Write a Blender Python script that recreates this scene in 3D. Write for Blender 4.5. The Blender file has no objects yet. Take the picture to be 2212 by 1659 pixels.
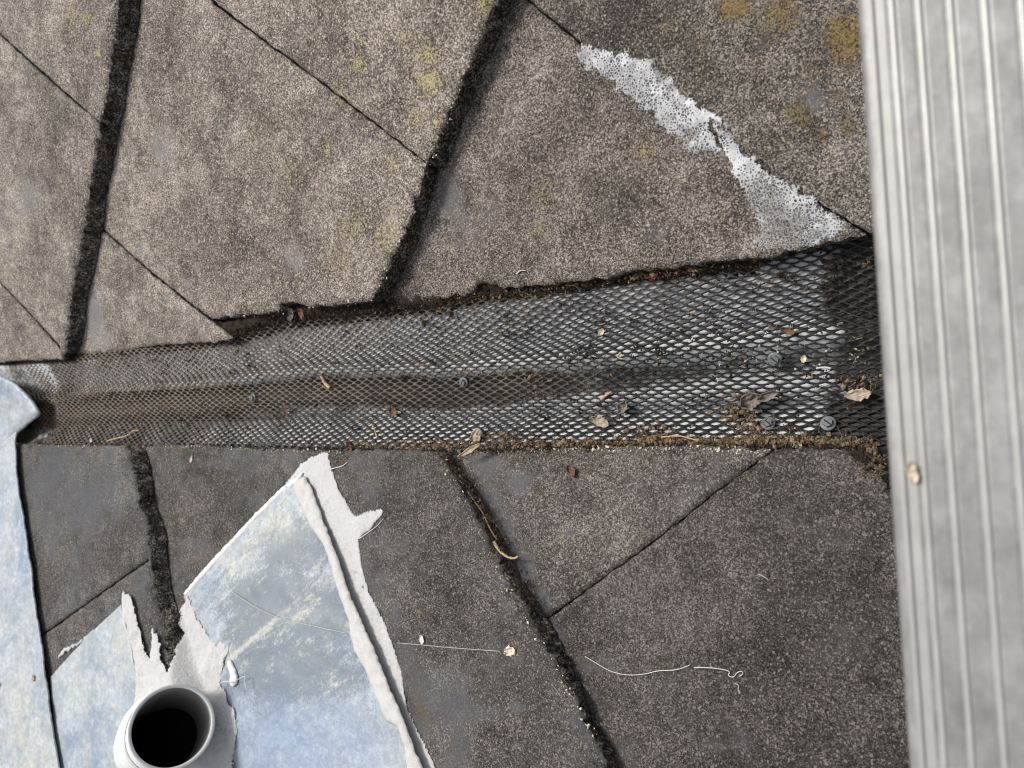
import bpy, bmesh, math, random
import numpy as np
from mathutils import Vector, Matrix, noise
from mathutils.geometry import delaunay_2d_cdt

random.seed(7)
SC = bpy.context.scene
COL = SC.collection
R_ = math.radians

# ------------------------------------------------------------------ camera, sky, sun, exposure
# Local roof frame: X runs down the valley (to the right), Y across it, Z out of the roof.
# ROOF turns that frame so that the valley really falls to the right.
PITCH = R_(22)
ROOF = Matrix.Rotation(PITCH, 4, 'Y')
ROOF.translation = (0, 0, 5.0)
TILT, DIST, FPX = R_(32), 0.766, 1640.0
CAM_L = Vector((DIST * math.sin(TILT), 0, DIST * math.cos(TILT)))
FWD = Vector((-math.sin(TILT), 0, -math.cos(TILT)))
RGT = Vector((math.cos(TILT), 0, -math.sin(TILT)))
UPV = Vector((0, 1, 0))
cam_d = bpy.data.cameras.new('camera')
cam = bpy.data.objects.new('camera', cam_d)
COL.objects.link(cam)
m = Matrix((RGT, UPV, -FWD)).transposed().to_4x4()
m.translation = CAM_L
cam.matrix_world = ROOF @ m
cam_d.sensor_width = 36
cam_d.lens = 36 * FPX / 2212
cam_d.clip_start = 0.01
cam_d.clip_end = 2000
cam_d.dof.use_dof = True
cam_d.dof.focus_distance = 0.70
cam_d.dof.aperture_fstop = 9.5
SC.cycles.filter_width = 1.1
SC.camera = cam

SUN_L = Vector((-0.50, 0.32, 0.80)).normalized()
SUN_W = (ROOF.to_3x3() @ SUN_L).normalized()
world = bpy.data.worlds.new('World')
SC.world = world
world.use_nodes = True
wn = world.node_tree
bg = wn.nodes['Background']
sky = wn.nodes.new('ShaderNodeTexSky')
sky.sky_type = 'NISHITA'
sky.sun_disc = False
sky.sun_elevation = math.asin(SUN_W.z)
sky.sun_rotation = math.atan2(SUN_W.x, SUN_W.y)
sky.dust_density = 4.0
sky.air_density = 1.0
hs = wn.nodes.new('ShaderNodeHueSaturation')
hs.inputs['Saturation'].default_value = 0.38
wn.links.new(sky.outputs[0], hs.inputs['Color'])
wn.links.new(hs.outputs[0], bg.inputs['Color'])
bg.inputs['Strength'].default_value = 0.11
sun_d = bpy.data.lights.new('sun', 'SUN')
sun_d.energy = 2.1
sun_d.angle = R_(14)
sun_d.color = (1.0, 0.965, 0.92)
sun = bpy.data.objects.new('sun', sun_d)
COL.objects.link(sun)
sun.rotation_euler = SUN_W.to_track_quat('Z', 'Y').to_euler()
SC.view_settings.view_transform = 'Standard'
SC.view_settings.look = 'None'
SC.view_settings.exposure = 0.45
SC.view_settings.gamma = 1

# ------------------------------------------------------------------ geometry helpers
def ray(px, py):
    return FWD + RGT * ((px - 1106) / FPX) + UPV * ((829.5 - py) / FPX)

class Plane:                                   # z = c + a*X + b*Y
    def __init__(s, c, a, b): s.c, s.a, s.b = c, a, b
    def z(s, x, y): return s.c + s.a * x + s.b * y
    def up(s, d): return Plane(s.c + d, s.a, s.b)
    def at(s, px, py):
        d = ray(px, py)
        t = (s.c + s.a * CAM_L.x + s.b * CAM_L.y - CAM_L.z) / (d.z - s.a * d.x - s.b * d.y)
        return CAM_L + d * t

def hit(px, py, hf, z0=0.0):                   # meet a height function
    p = Plane(z0, 0, 0).at(px, py)
    for _ in range(25):
        q = Plane(hf(p.x, p.y), 0, 0).at(px, py)
        p = p.lerp(q, 0.6)
    return p

def proj(P):                                   # numpy local points -> photo pixels (2212 wide)
    d = np.asarray(P) - np.array(CAM_L)
    w = d @ np.array(FWD)
    return 1106 + FPX * (d @ np.array(RGT)) / w, 829.5 - FPX * (d @ np.array(UPV)) / w

def nz(x, y, s, seed=0.0):
    return noise.noise(Vector((x * s, y * s, seed)))

def fbm(x, y, s, seed=0.0):
    return noise.fractal(Vector((x * s, y * s, seed)), 0.8, 2.1, 4)

def resample(pts, step):
    out = [Vector(pts[0])]
    for a, b in zip(pts[:-1], pts[1:]):
        n = max(1, int(round((b - a).length / step)))
        for k in range(1, n + 1): out.append(a.lerp(b, k / n))
    return out

def along(pts, n):                             # n points evenly along a polyline
    L = [0.0]
    for a, b in zip(pts[:-1], pts[1:]): L.append(L[-1] + (b - a).length)
    out, k = [], 0
    for i in range(n):
        s = L[-1] * i / max(1, n - 1)
        while k < len(L) - 2 and L[k + 1] < s: k += 1
        f = (s - L[k]) / max(1e-9, L[k + 1] - L[k])
        out.append(pts[k].lerp(pts[k + 1], min(1, max(0, f))))
    return out

def smooth_poly(pts, closed=True, n=2):
    for _ in range(n):
        out, N = [], len(pts)
        rng = range(N) if closed else range(N - 1)
        if not closed: out.append(pts[0])
        for i in rng:
            a, b = pts[i], pts[(i + 1) % N]
            out += [a.lerp(b, .25), a.lerp(b, .75)]
        if not closed: out.append(pts[-1])
        pts = out
    return pts

def inside(poly, P):
    x, y = P[:, 0], P[:, 1]
    r = np.zeros(len(P), bool)
    n = len(poly)
    for i in range(n):
        x0, y0 = poly[i]; x1, y1 = poly[(i + 1) % n]
        c = ((y0 > y) != (y1 > y))
        r ^= c & (x < (x1 - x0) * (y - y0) / ((y1 - y0) or 1e-12) + x0)
    return r

def edge_dist(poly, P):
    d = np.full(len(P), 9.0)
    A = np.array(poly); B = np.roll(A, -1, 0)
    for a, b in zip(A, B):
        ab = b - a
        t = np.clip(((P - a) @ ab) / max(1e-12, ab @ ab), 0, 1)
        d = np.minimum(d, np.linalg.norm(P - a - t[:, None] * ab, axis=1))
    return d

def fill(loop, step):
    """loop: list of (x, y). Returns points (loop first), triangles, distance to the edge."""
    L = np.array(loop)
    x0, y0 = L.min(0); x1, y1 = L.max(0)
    gx, gy = np.meshgrid(np.arange(x0, x1, step), np.arange(y0, y1, step))
    P = np.stack([gx.ravel(), gy.ravel()], 1)
    rs = np.random.RandomState(3)
    P = P + rs.uniform(-.3, .3, P.shape) * step
    P = P[inside(loop, P)]
    d = edge_dist(loop, P) if len(P) else np.zeros(0)
    k = d > step * .55
    P, d = P[k], d[k]
    vs = [Vector(p) for p in loop] + [Vector(p) for p in P]
    n = len(loop)
    es = [(i, (i + 1) % n) for i in range(n)]
    r = delaunay_2d_cdt(vs, es, [], 1, 1e-6, True)
    ov, of, orig = r[0], r[2], r[3]
    pts = np.array([tuple(v) for v in ov])
    dist = np.zeros(len(ov)); src = [-1] * len(ov)
    for i, o in enumerate(orig):
        if o:
            j = min(o)
            src[i] = j
            dist[i] = 0 if j < n else d[j - n]
    tri = []
    if of:
        cen = np.array([pts[list(f[:3])].mean(0) for f in of])
        keep = inside(loop, cen)
        of = [f for f, k in zip(of, keep) if k]
    for f in of:
        a, b, c = [pts[i] for i in f[:3]]
        cr = (b[0] - a[0]) * (c[1] - a[1]) - (b[1] - a[1]) * (c[0] - a[0])
        tri.append(list(f) if cr > 0 else list(f)[::-1])
    return pts, tri, dist, src

def link(name, verts, faces, mats, parent=None, smooth=True, fmat=None):
    if name in ('roof_slate', 'lead_flashing', 'sealant_joint', 'roof_deck'):
        k = holed(V=verts, F=faces)
        faces = [faces[i] for i in k]
        if fmat is not None: fmat = [fmat[i] for i in k]
    me = bpy.data.meshes.new(name)
    me.from_pydata([tuple(v) for v in verts], [], faces)
    for mm in (mats if isinstance(mats, (list, tuple)) else [mats]): me.materials.append(mm)
    if fmat is not None: me.polygons.foreach_set('material_index', fmat)
    if smooth: me.polygons.foreach_set('use_smooth', [True] * len(me.polygons))
    me.update()
    o = bpy.data.objects.new(name, me)
    COL.objects.link(o)
    if parent is not None: o.parent = parent
    return o

def recentre(o):
    """put the origin of a one-mesh thing at its middle, so that it sits where it is"""
    me = o.data
    n = len(me.vertices)
    co = np.empty(n * 3); me.vertices.foreach_get('co', co); co = co.reshape(-1, 3)
    c = co.mean(0); c[2] = co[:, 2].min()
    me.vertices.foreach_set('co', (co - c).ravel())
    me.update()
    o.location = c
    return o

def tag(o, label, cat, group=None, kind=None):
    if label: o['label'] = label
    if cat: o['category'] = cat
    if group: o['group'] = group
    if kind: o['kind'] = kind
    return o

def thing(name, loc, label, cat, group=None, rot=None):
    o = bpy.data.objects.new(name, None)
    o.empty_display_size = .01
    COL.objects.link(o)
    mm = rot.to_matrix().to_4x4() if rot is not None else Matrix.Identity(4)
    mm.translation = loc
    o.matrix_world = mm
    return tag(o, label, cat, group)

# ------------------------------------------------------------------ materials
class NT:
    def __init__(s, name):
        s.m = bpy.data.materials.new(name); s.m.use_nodes = True
        s.t = s.m.node_tree; s.b = s.t.nodes['Principled BSDF']
        s.b.inputs['Specular IOR Level'].default_value = .3
        tc = s.t.nodes.new('ShaderNodeTexCoord'); s.co = tc.outputs['Object']
    def n(s, typ, **kw):
        nd = s.t.nodes.new(typ)
        for k, v in kw.items(): setattr(nd, k, v)
        return nd
    def put(s, sock, v):
        if hasattr(v, 'is_linked') or hasattr(v, 'links'): s.t.links.new(v, sock)
        else:
            if hasattr(sock.default_value, '__len__') and not hasattr(v, '__len__'): v = (v, v, v, 1)
            elif hasattr(v, '__len__') and len(v) == 3 and len(sock.default_value) == 4: v = (*v, 1)
            sock.default_value = v
    def noise(s, scale, detail=4, rough=.6, co=None, dist=0):
        nd = s.n('ShaderNodeTexNoise'); nd.inputs['Scale'].default_value = scale
        nd.inputs['Detail'].default_value = detail; nd.inputs['Roughness'].default_value = rough
        nd.inputs['Distortion'].default_value = dist
        s.t.links.new(co or s.co, nd.inputs['Vector']); return nd.outputs[0]
    def vor(s, scale, feature='F1', out='Color', co=None, rand=1.0):
        nd = s.n('ShaderNodeTexVoronoi', feature=feature); nd.inputs['Scale'].default_value = scale
        nd.inputs['Randomness'].default_value = rand
        s.t.links.new(co or s.co, nd.inputs['Vector']); return nd.outputs[out]
    def sep(s, c, ch=0):
        nd = s.n('ShaderNodeSeparateColor'); s.t.links.new(c, nd.inputs[0]); return nd.outputs[ch]
    def ramp(s, v, stops, interp='LINEAR'):
        nd = s.n('ShaderNodeValToRGB'); cr = nd.color_ramp; cr.interpolation = interp
        while len(cr.elements) < len(stops): cr.elements.new(.5)
        for e, (p, c) in zip(cr.elements, stops):
            e.position = p
            e.color = (*c, 1) if hasattr(c, '__len__') else (c, c, c, 1)
        s.t.links.new(v, nd.inputs[0]); return nd.outputs[0]
    def mix(s, f, a, b, mode='MIX'):
        nd = s.n('ShaderNodeMix', data_type='RGBA', blend_type=mode)
        s.put(nd.inputs[0], f); s.put(nd.inputs[6], a); s.put(nd.inputs[7], b); return nd.outputs[2]
    def math(s, op, a, b=0.0, clamp=False):
        nd = s.n('ShaderNodeMath', operation=op, use_clamp=clamp)
        s.put(nd.inputs[0], a); s.put(nd.inputs[1], b); return nd.outputs[0]
    def attr(s, name, ch=None):
        nd = s.n('ShaderNodeAttribute', attribute_name=name)
        return nd.outputs['Color'] if ch is None else s.sep(nd.outputs['Color'], ch)
    def bump(s, h, strength, dist):
        nd = s.n('ShaderNodeBump'); nd.inputs['Strength'].default_value = strength
        nd.inputs['Distance'].default_value = dist; s.t.links.new(h, nd.inputs['Height'])
        s.t.links.new(nd.outputs[0], s.b.inputs['Normal'])
    def done(s, col, rough=.9, metal=0):
        s.put(s.b.inputs['Base Color'], col); s.put(s.b.inputs['Roughness'], rough)
        s.put(s.b.inputs['Metallic'], metal); return s.m

def slate_mat():
    t = NT('weathered_stone')
    oi = t.n('ShaderNodeObjectInfo')
    off = t.n('ShaderNodeVectorMath', operation='ADD')
    t.t.links.new(t.co, off.inputs[0])
    sc = t.n('ShaderNodeVectorMath', operation='SCALE'); sc.inputs[0].default_value = (7, 5, 3)
    t.t.links.new(oi.outputs['Random'], sc.inputs['Scale'])
    t.t.links.new(sc.outputs[0], off.inputs[1])
    co = off.outputs[0]
    g1 = t.sep(t.vor(860, co=co)); g2 = t.sep(t.vor(1500, co=co), 1)
    g = t.math('ADD', t.math('MULTIPLY', g1, .55), t.math('MULTIPLY', g2, .45))
    fine = t.noise(1300, 3, .7, co); big = t.noise(4.5, 4, .6, co)
    g = t.math('ADD', g, t.math('MULTIPLY', t.math('SUBTRACT', fine, .5), .55))
    mid = t.noise(16, 5, .62, co); mid2 = t.noise(60, 4, .6, co)
    gg = t.math('ADD', g, t.math('MULTIPLY', t.math('SUBTRACT', mid2, .5), .45))
    gg = t.math('ADD', gg, t.math('MULTIPLY', t.math('SUBTRACT', mid, .5), .62))
    gg = t.math('ADD', gg, t.math('MULTIPLY', t.math('SUBTRACT', big, .5), .5))
    gg = t.math('ADD', .5, t.math('MULTIPLY', t.math('SUBTRACT', gg, .5), oi.outputs['Alpha']))
    col = t.ramp(gg, [(.16, (.018, .0165, .0145)), (.40, (.078, .071, .063)), (.58, (.170, .156, .139)),
                      (.74, (.31, .288, .260)), (.94, (.60, .57, .52))])
    # the odd pale sand grain
    pale = t.math('GREATER_THAN', t.sep(t.vor(640, co=co), 2), .965)
    col = t.mix(t.math('MULTIPLY', pale, .55), col, (.58, .55, .49))
    # smooth bald places where the sand face has worn away
    w = t.attr('spots', 0)
    wn_ = t.math('ADD', w, t.math('MULTIPLY', t.math('SUBTRACT', t.noise(40, 8, .78, co), .5), 1.9))
    wn_ = t.math('SUBTRACT', wn_, t.math('MULTIPLY', t.math('SUBTRACT', g, .5), .6))
    wmask = t.ramp(wn_, [(.38, 0), (.66, 1)])
    bald = t.mix(t.noise(220, 3, .6, co), (.125, .132, .143), (.205, .213, .224))
    wf = t.math('MULTIPLY', wmask, .72)
    col = t.mix(wf, col, bald)
    # lichen
    l = t.attr('spots', 1)
    lf = t.math('ADD', l, t.math('MULTIPLY', t.math('SUBTRACT', t.noise(95, 6, .75, co), .5), 1.1))
    lf = t.math('ADD', lf, t.math('MULTIPLY', t.math('SUBTRACT', g, .5), 1.25))
    lmask = t.ramp(lf, [(.46, 0), (.74, 1)])
    lcol = t.mix(t.noise(260, 3, .7, co), (.22, .195, .095), (.50, .46, .27))
    gold = t.mix(t.noise(200, 3, .7, co), (.15, .10, .028), (.34, .24, .07))
    lcol = t.mix(t.attr('spots', 2), lcol, gold)
    col = t.mix(t.math('MULTIPLY', lmask, .78), col, lcol)
    col = t.mix(1.0, col, oi.outputs['Color'], 'MULTIPLY')
    t.bump(t.math('MULTIPLY', g, t.math('SUBTRACT', 1.0, wf)), .55, .0011)
    return t.done(col, .88)

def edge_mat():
    t = NT('dark_stone_edge')  # slate sides are a darker stone colour than the faces
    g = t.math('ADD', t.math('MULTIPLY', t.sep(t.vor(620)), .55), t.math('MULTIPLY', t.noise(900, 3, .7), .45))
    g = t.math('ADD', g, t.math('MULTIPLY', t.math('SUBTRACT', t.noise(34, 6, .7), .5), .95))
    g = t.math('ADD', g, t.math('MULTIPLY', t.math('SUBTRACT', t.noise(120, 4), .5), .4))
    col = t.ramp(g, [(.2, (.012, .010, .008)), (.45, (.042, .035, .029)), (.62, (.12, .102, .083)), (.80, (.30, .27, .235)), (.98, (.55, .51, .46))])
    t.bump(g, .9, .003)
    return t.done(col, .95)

def lead_mat(name, scr=0.0):
    t = NT(name)
    a = t.noise(9, 5, .6, dist=.6); b = t.noise(26, 6, .65, dist=1.2); c = t.noise(260, 4, .7)
    col = t.mix(t.ramp(a, [(.38, 0), (.62, 1)]), (.235, .295, .375), (.44, .455, .43))
    col = t.mix(t.ramp(b, [(.45, 0), (.7, 1)]), col, (.47, .51, .54))
    col = t.mix(t.ramp(c, [(.3, .22), (.55, 0)]), col, (.30, .33, .37))
    if scr:
        mp = t.n('ShaderNodeMapping'); mp.vector_type = 'TEXTURE'; mp.inputs['Rotation'].default_value = (0, 0, R_(40)); mp.inputs['Scale'].default_value = (4, 1, 1)
        t.t.links.new(t.co, mp.inputs[0])
        s1 = t.noise(42, 8, .8, mp.outputs[0], .4); s2 = t.noise(300, 5, .85)
        s = t.math('ADD', t.math('MULTIPLY', s1, .55), t.math('MULTIPLY', s2, .58))
        s = t.math('ADD', s, t.math('MULTIPLY', t.attr('spots', 0), .30))
        col = t.mix(t.math('MULTIPLY', t.ramp(s, [(.60, 0), (.69, 1)]), .85), col, (.165, .19, .20))
        s3 = t.math('ADD', t.math('MULTIPLY', t.noise(30, 7, .75, mp.outputs[0], .3), .75), t.math('MULTIPLY', t.noise(260, 4, .8), .25))
        col = t.mix(t.math('MULTIPLY', t.ramp(s3, [(.53, 0), (.61, .8)]), t.ramp(t.attr('spots', 0), [(.1, 0), (.5, 1)])), col, (.58, .565, .49))
        col = t.mix(t.math('MULTIPLY', t.attr('spots', 2), .7), col, (.24, .31, .44))
    col = t.mix(t.math('MULTIPLY', t.math('MULTIPLY', t.attr('spots', 1), .75), t.ramp(t.noise(45, 7, .75), [(.38, .1), (.62, 1)])), col, (.60, .58, .46))
    fb = t.noise(120, 6, .8, dist=.5)
    col = t.mix(t.ramp(fb, [(.42, .38), (.56, 0)]), col, (.16, .21, .29))
    col = t.mix(t.ramp(fb, [(.56, 0), (.72, .35)]), col, (.66, .69, .70))
    t.bump(t.math('ADD', c, t.math('MULTIPLY', b, 2.0)), .3, .0012)
    return t.done(col, t.ramp(b, [(.35, .38), (.65, .62)]), .12)

def simple(name, stops, scale, rough=.85, bump=.3, bdist=.001, scale2=None, metal=0):
    t = NT(name)
    v = t.noise(scale, 5, .65)
    if scale2: v = t.math('ADD', t.math('MULTIPLY', v, .5), t.math('MULTIPLY', t.noise(scale2, 4, .7), .5))
    if bump: t.bump(v, bump, bdist)
    return t.done(t.ramp(v, stops), rough, metal)

def adhesive_mat():
    t = NT('porous_dried_adhesive')
    wv = t.n('ShaderNodeVectorMath', operation='ADD')
    nd = t.n('ShaderNodeTexNoise'); nd.inputs['Scale'].default_value = 300
    t.t.links.new(t.co, nd.inputs[0])
    s = t.n('ShaderNodeVectorMath', operation='SCALE'); s.inputs['Scale'].default_value = .0025
    t.t.links.new(nd.outputs['Color'], s.inputs[0])
    t.t.links.new(t.co, wv.inputs[0]); t.t.links.new(s.outputs[0], wv.inputs[1])
    d = t.vor(400, 'DISTANCE_TO_EDGE', 'Distance', wv.outputs[0])
    thr = t.ramp(t.noise(38, 5, .7, dist=.5), [(.36, .05), (.64, .30)])
    thr = t.math('SUBTRACT', thr, t.math('MULTIPLY', t.attr('spots', 0), .25))
    thr = t.math('MAXIMUM', thr, .045)
    m_ = t.math('SUBTRACT', t.math('MULTIPLY', d, .95), thr)
    hole = t.ramp(t.math('ADD', m_, .5), [(.50, 0), (.56, 1)])
    col = t.mix(t.ramp(t.noise(50, 6, .75, dist=.6), [(.35, 0), (.65, 1)]), (.36, .365, .375), (.72, .725, .73))
    haze = t.ramp(t.noise(55, 6, .75, dist=.8), [(.42, 0), (.62, .42)])
    al = t.math('MAXIMUM', t.math('SUBTRACT', 1.0, hole), haze)
    al = t.math('MULTIPLY', al, t.ramp(t.noise(30, 5, .7), [(.34, .45), (.58, .95)]))
    t.t.links.new(t.math('MULTIPLY', al, t.math('SUBTRACT', 1.0, t.math('MULTIPLY', t.attr('spots', 0), .42))), t.b.inputs['Alpha'])
    t.bump(t.math('SUBTRACT', 1.0, hole), .6, .0012)
    return t.done(col, .7)

M_SLATE = slate_mat()
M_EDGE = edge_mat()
M_LEAD = lead_mat('aged_lead')
M_LEAD2 = lead_mat('scuffed_lead', 1)
M_SEAL = simple('white_sealant', [(.28, (.44, .43, .42)), (.42, (.62, .61, .60)), (.7, (.72, .715, .705))], 45, .7, .6, .0016, 420)
M_SEAL2 = simple('grey_white_sealant', [(.28, (.36, .345, .33)), (.42, (.49, .475, .455)), (.7, (.60, .585, .565))], 60, .7, .6, .0016, 420)
def feather(mat_, lo, amt, scale):
    """thin smears break up towards their edge and let the stone show through"""
    t = mat_.node_tree
    N = t.nodes.new
    b = t.nodes['Principled BSDF']
    a = N('ShaderNodeAttribute'); a.attribute_name = 'edge'
    tc = N('ShaderNodeTexCoord')
    n = N('ShaderNodeTexNoise'); n.inputs['Scale'].default_value = scale; n.inputs['Detail'].default_value = 5; n.inputs['Roughness'].default_value = .75
    t.links.new(tc.outputs['Object'], n.inputs['Vector'])
    m1 = N('ShaderNodeMath'); m1.operation = 'MULTIPLY_ADD'; m1.inputs[1].default_value = amt; m1.inputs[2].default_value = -amt * .5
    t.links.new(n.outputs[0], m1.inputs[0])
    m2 = N('ShaderNodeMath'); m2.operation = 'ADD'
    t.links.new(a.outputs['Fac'], m2.inputs[0]); t.links.new(m1.outputs[0], m2.inputs[1])
    r = N('ShaderNodeMapRange'); r.inputs['From Min'].default_value = lo - .06; r.inputs['From Max'].default_value = lo + .06
    t.links.new(m2.outputs[0], r.inputs['Value'])
    old = b.inputs['Alpha'].links[0].from_socket if b.inputs['Alpha'].links else None
    if old:
        mm_ = N('ShaderNodeMath'); mm_.operation = 'MULTIPLY'
        t.links.new(old, mm_.inputs[0]); t.links.new(r.outputs[0], mm_.inputs[1]); t.links.new(mm_.outputs[0], b.inputs['Alpha'])
    else: t.links.new(r.outputs[0], b.inputs['Alpha'])
    return mat_
M_SEALF = feather(simple('white_sealant_smear', [(.30, (.36, .35, .345)), (.46, (.50, .49, .485)), (.7, (.59, .585, .575))], 38, .75, .9, .0030, 300), .22, 1.7, 420)
M_ADH = feather(adhesive_mat(), .30, 2.6, 190)
M_PVC = simple('white_pipe_plastic', [(.35, (.70, .70, .68)), (.75, (.80, .80, .785))], 40, .38, .05, .001)
M_PVCIN = simple('dirty_pipe_inside', [(.28, (.10, .09, .08)), (.40, (.40, .385, .36)), (.8, (.52, .505, .48))], 70, .55, .1, .001, 500)

def mesh_mat():
    t = NT('black_plastic_mesh')
    v = t.math('ADD', t.math('MULTIPLY', t.noise(16, 5, .65), .5), t.math('MULTIPLY', t.noise(260, 4, .7), .5))
    v = t.math('ADD', v, t.math('MULTIPLY', t.math('SUBTRACT', t.attr('spots', 0), .5), .45))
    t.bump(v, .3, .001)
    return t.done(t.ramp(v, [(.30, (.016, .016, .016)), (.50, (.046, .041, .036)), (.76, (.16, .128, .096))]), .6)
M_MESH = mesh_mat()
M_FELT = simple('dark_felt', [(.3, (.008, .007, .006)), (.7, (.028, .025, .022))], 200, .95, .5, .002)
M_SOIL = simple('dark_leaf_mould', [(.32, (.010, .007, .005)), (.58, (.040, .029, .020)), (.8, (.13, .09, .055))], 260, .95, .8, .003, 700)
M_LITTER = simple('dry_litter', [(.30, (.040, .028, .018)), (.5, (.17, .118, .070)), (.72, (.44, .33, .20))], 90, .9, 0, .001, 700)
M_SCREW = simple('dull_grey_screw', [(.3, (.085, .09, .093)), (.7, (.20, .21, .215))], 160, .5, .2, .0005, 600)
M_SLOT = simple('near_black_recess', [(.3, (.012, .012, .012)), (.7, (.03, .03, .03))], 300, .9, 0)  # near black, shared by screw slot floors and the added pipe bore
M_LEAFB = simple('brown_dead_leaf', [(.3, (.085, .042, .025)), (.7, (.23, .13, .08))], 150, .8, .4, .001, 600)
M_LEAFP = simple('pale_dead_leaf', [(.3, (.26, .20, .145)), (.7, (.50, .42, .33))], 180, .8, .4, .001, 600)
M_LEAFR = simple('red_dead_leaf', [(.3, (.10, .018, .016)), (.7, (.21, .05, .04))], 180, .7, .4, .001)
M_LEAFG = simple('grey_dead_leaf', [(.3, (.10, .085, .07)), (.7, (.27, .24, .20))], 180, .85, .4, .001, 600)
M_TWIG = simple('dry_twig', [(.3, (.30, .20, .10)), (.7, (.56, .43, .26))], 300, .8, .3, .001)
M_THREAD = simple('pale_thread', [(.3, (.46, .46, .41)), (.7, (.62, .61, .55))], 100, .7, 0)
M_CRUMB = simple('pale_mortar_crumb', [(.3, (.50, .42, .30)), (.7, (.74, .66, .52))], 300, .9, .5, .001)

def zinc_mat():
    t = NT('valley_metal')
    a = t.noise(18, 5, .65); b = t.noise(150, 4, .7)
    v = t.math('ADD', t.math('MULTIPLY', a, .6), t.math('MULTIPLY', b, .4))
    col = t.ramp(v, [(.3, (.45, .465, .47)), (.7, (.68, .695, .70))])
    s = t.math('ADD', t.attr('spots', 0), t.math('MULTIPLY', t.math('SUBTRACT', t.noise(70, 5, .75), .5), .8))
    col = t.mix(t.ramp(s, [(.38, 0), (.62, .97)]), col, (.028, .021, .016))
    t.bump(v, .3, .002)
    return t.done(col, .75, .0)
M_ZINC = zinc_mat()

def alu_mat():
    t = NT('dull_aluminium')
    mp = t.n('ShaderNodeMapping'); mp.inputs['Scale'].default_value = (1, .7, 1)
    t.t.links.new(t.co, mp.inputs[0])
    v = t.noise(38, 5, .65, mp.outputs[0]); b = t.noise(190, 4, .7, mp.outputs[0])
    x = t.math('ADD', t.math('MULTIPLY', v, .65), t.math('MULTIPLY', b, .35))
    col = t.ramp(x, [(.36, (.215, .208, .198)), (.5, (.285, .278, .266)), (.64, (.37, .363, .352))])
    t.bump(b, .15, .001)
    return t.done(col, .48, .35)
M_ALU = alu_mat()
M_ALUR = simple('bright_aluminium', [(.3, (.37, .365, .34)), (.7, (.46, .455, .43))], 60, .4, .1, .001, metal=.3)  # brighter metal on the rib tops and left edge strip

# ------------------------------------------------------------------ spots (worn places, lichen) in photo pixels: x, y, rx, ry, strength
WORN = [(350, 318, 24, 40, .7), (340, 372, 14, 14, .75), (372, 300, 16, 20, .45), (302, 540, 9, 13, .8), (427, 577, 11, 12, .7), (402, 612, 10, 12, .7),
        (632, 558, 34, 36, .55), (205, 690, 20, 70, .85), (222, 735, 30, 22, .6), (968, 420, 26, 55, .85), (1010, 500, 40, 50, .45), (1052, 470, 36, 36, .4),
        (1412, 508, 28, 30, .5), (1755, 214, 36, 36, .6), (135, 210, 10, 14, .55), (158, 195, 9, 12, .5), (196, 412, 14, 20, .35),
        (105, 606, 9, 12, .6), (60, 430, 34, 55, .55), (210, 985, 40, 18, .3), (110, 1120, 36, 90, .62), (75, 1050, 26, 70, .6), (480, 1000, 60, 22, .5),
        (420, 1045, 34, 30, .45), (430, 1190, 40, 40, .5), (560, 1080, 60, 35, .5), (640, 1000, 60, 25, .5), (300, 1270, 26, 60, .6), (222, 1082, 12, 16, .5),
        (780, 1000, 40, 22, .6), (800, 1060, 34, 40, .55), (790, 1140, 16, 30, .45), (830, 1210, 40, 40, .4), (850, 1330, 20, 60, .5),
        (905, 1480, 40, 90, .55), (960, 1520, 80, 40, .75), (1010, 1540, 70, 26, .7), (905, 1560, 40, 60, .7), (880, 1430, 30, 50, .6),
        (1122, 1046, 34, 26, .8), (1048, 1008, 44, 34, .75), (1060, 1090, 34, 50, .8), (1090, 1160, 28, 46, .8), (1130, 1220, 26, 50, .75),
        (1170, 1300, 26, 34, .75), (1200, 1390, 24, 50, .7), (1290, 1440, 46, 26, .5), (1260, 1530, 36, 70, .6), (1330, 1640, 40, 60, .65),
        (1230, 1150, 40, 26, .35), (1500, 1350, 60, 30, .35), (1560, 1600, 70, 36, .45), (1700, 1120, 40, 30, .35), (1800, 1400, 60, 50, .35), (1120, 1527, 16, 16, .8),
        (1260, 1010, 60, 26, .3), (1740, 1290, 50, 60, .25)]
LICH = [(870, 76, 18, 20, .5), (770, 137, 15, 16, .6), (780, 91, 8, 9, .7), (922, 118, 32, 26, .55), (928, 176, 26, 26, .72), (903, 250, 24, 26, .5), (943, 268, 18, 20, .5),
        (707, 320, 12, 16, .55), (735, 205, 22, 22, .42), (848, 352, 18, 24, .45), (1172, 425, 24, 36, .42), (1166, 492, 22, 22, .5), (1390, 330, 22, 26, .58),
        (760, 490, 34, 40, .36), (735, 560, 40, 40, .3), (1045, 15, 26, 30, .5), (155, 32, 14, 22, .5), (183, 40, 12, 16, .5), (212, 115, 7, 8, .8), (168, 92, 12, 14, .3),
        (30, 540, 5, 7, .8), (18, 592, 6, 8, .5), (630, 380, 40, 40, .26), (840, 500, 24, 60, .38), (560, 300, 40, 60, .2), (1480, 205, 34, 30, .3),
        (820, 520, 14, 40, .42), (655, 85, 10, 10, .35), (1195, 580, 16, 12, .2), (1445, 60, 30, 26, .3), (905, 1325, 10, 12, .45)]
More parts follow.
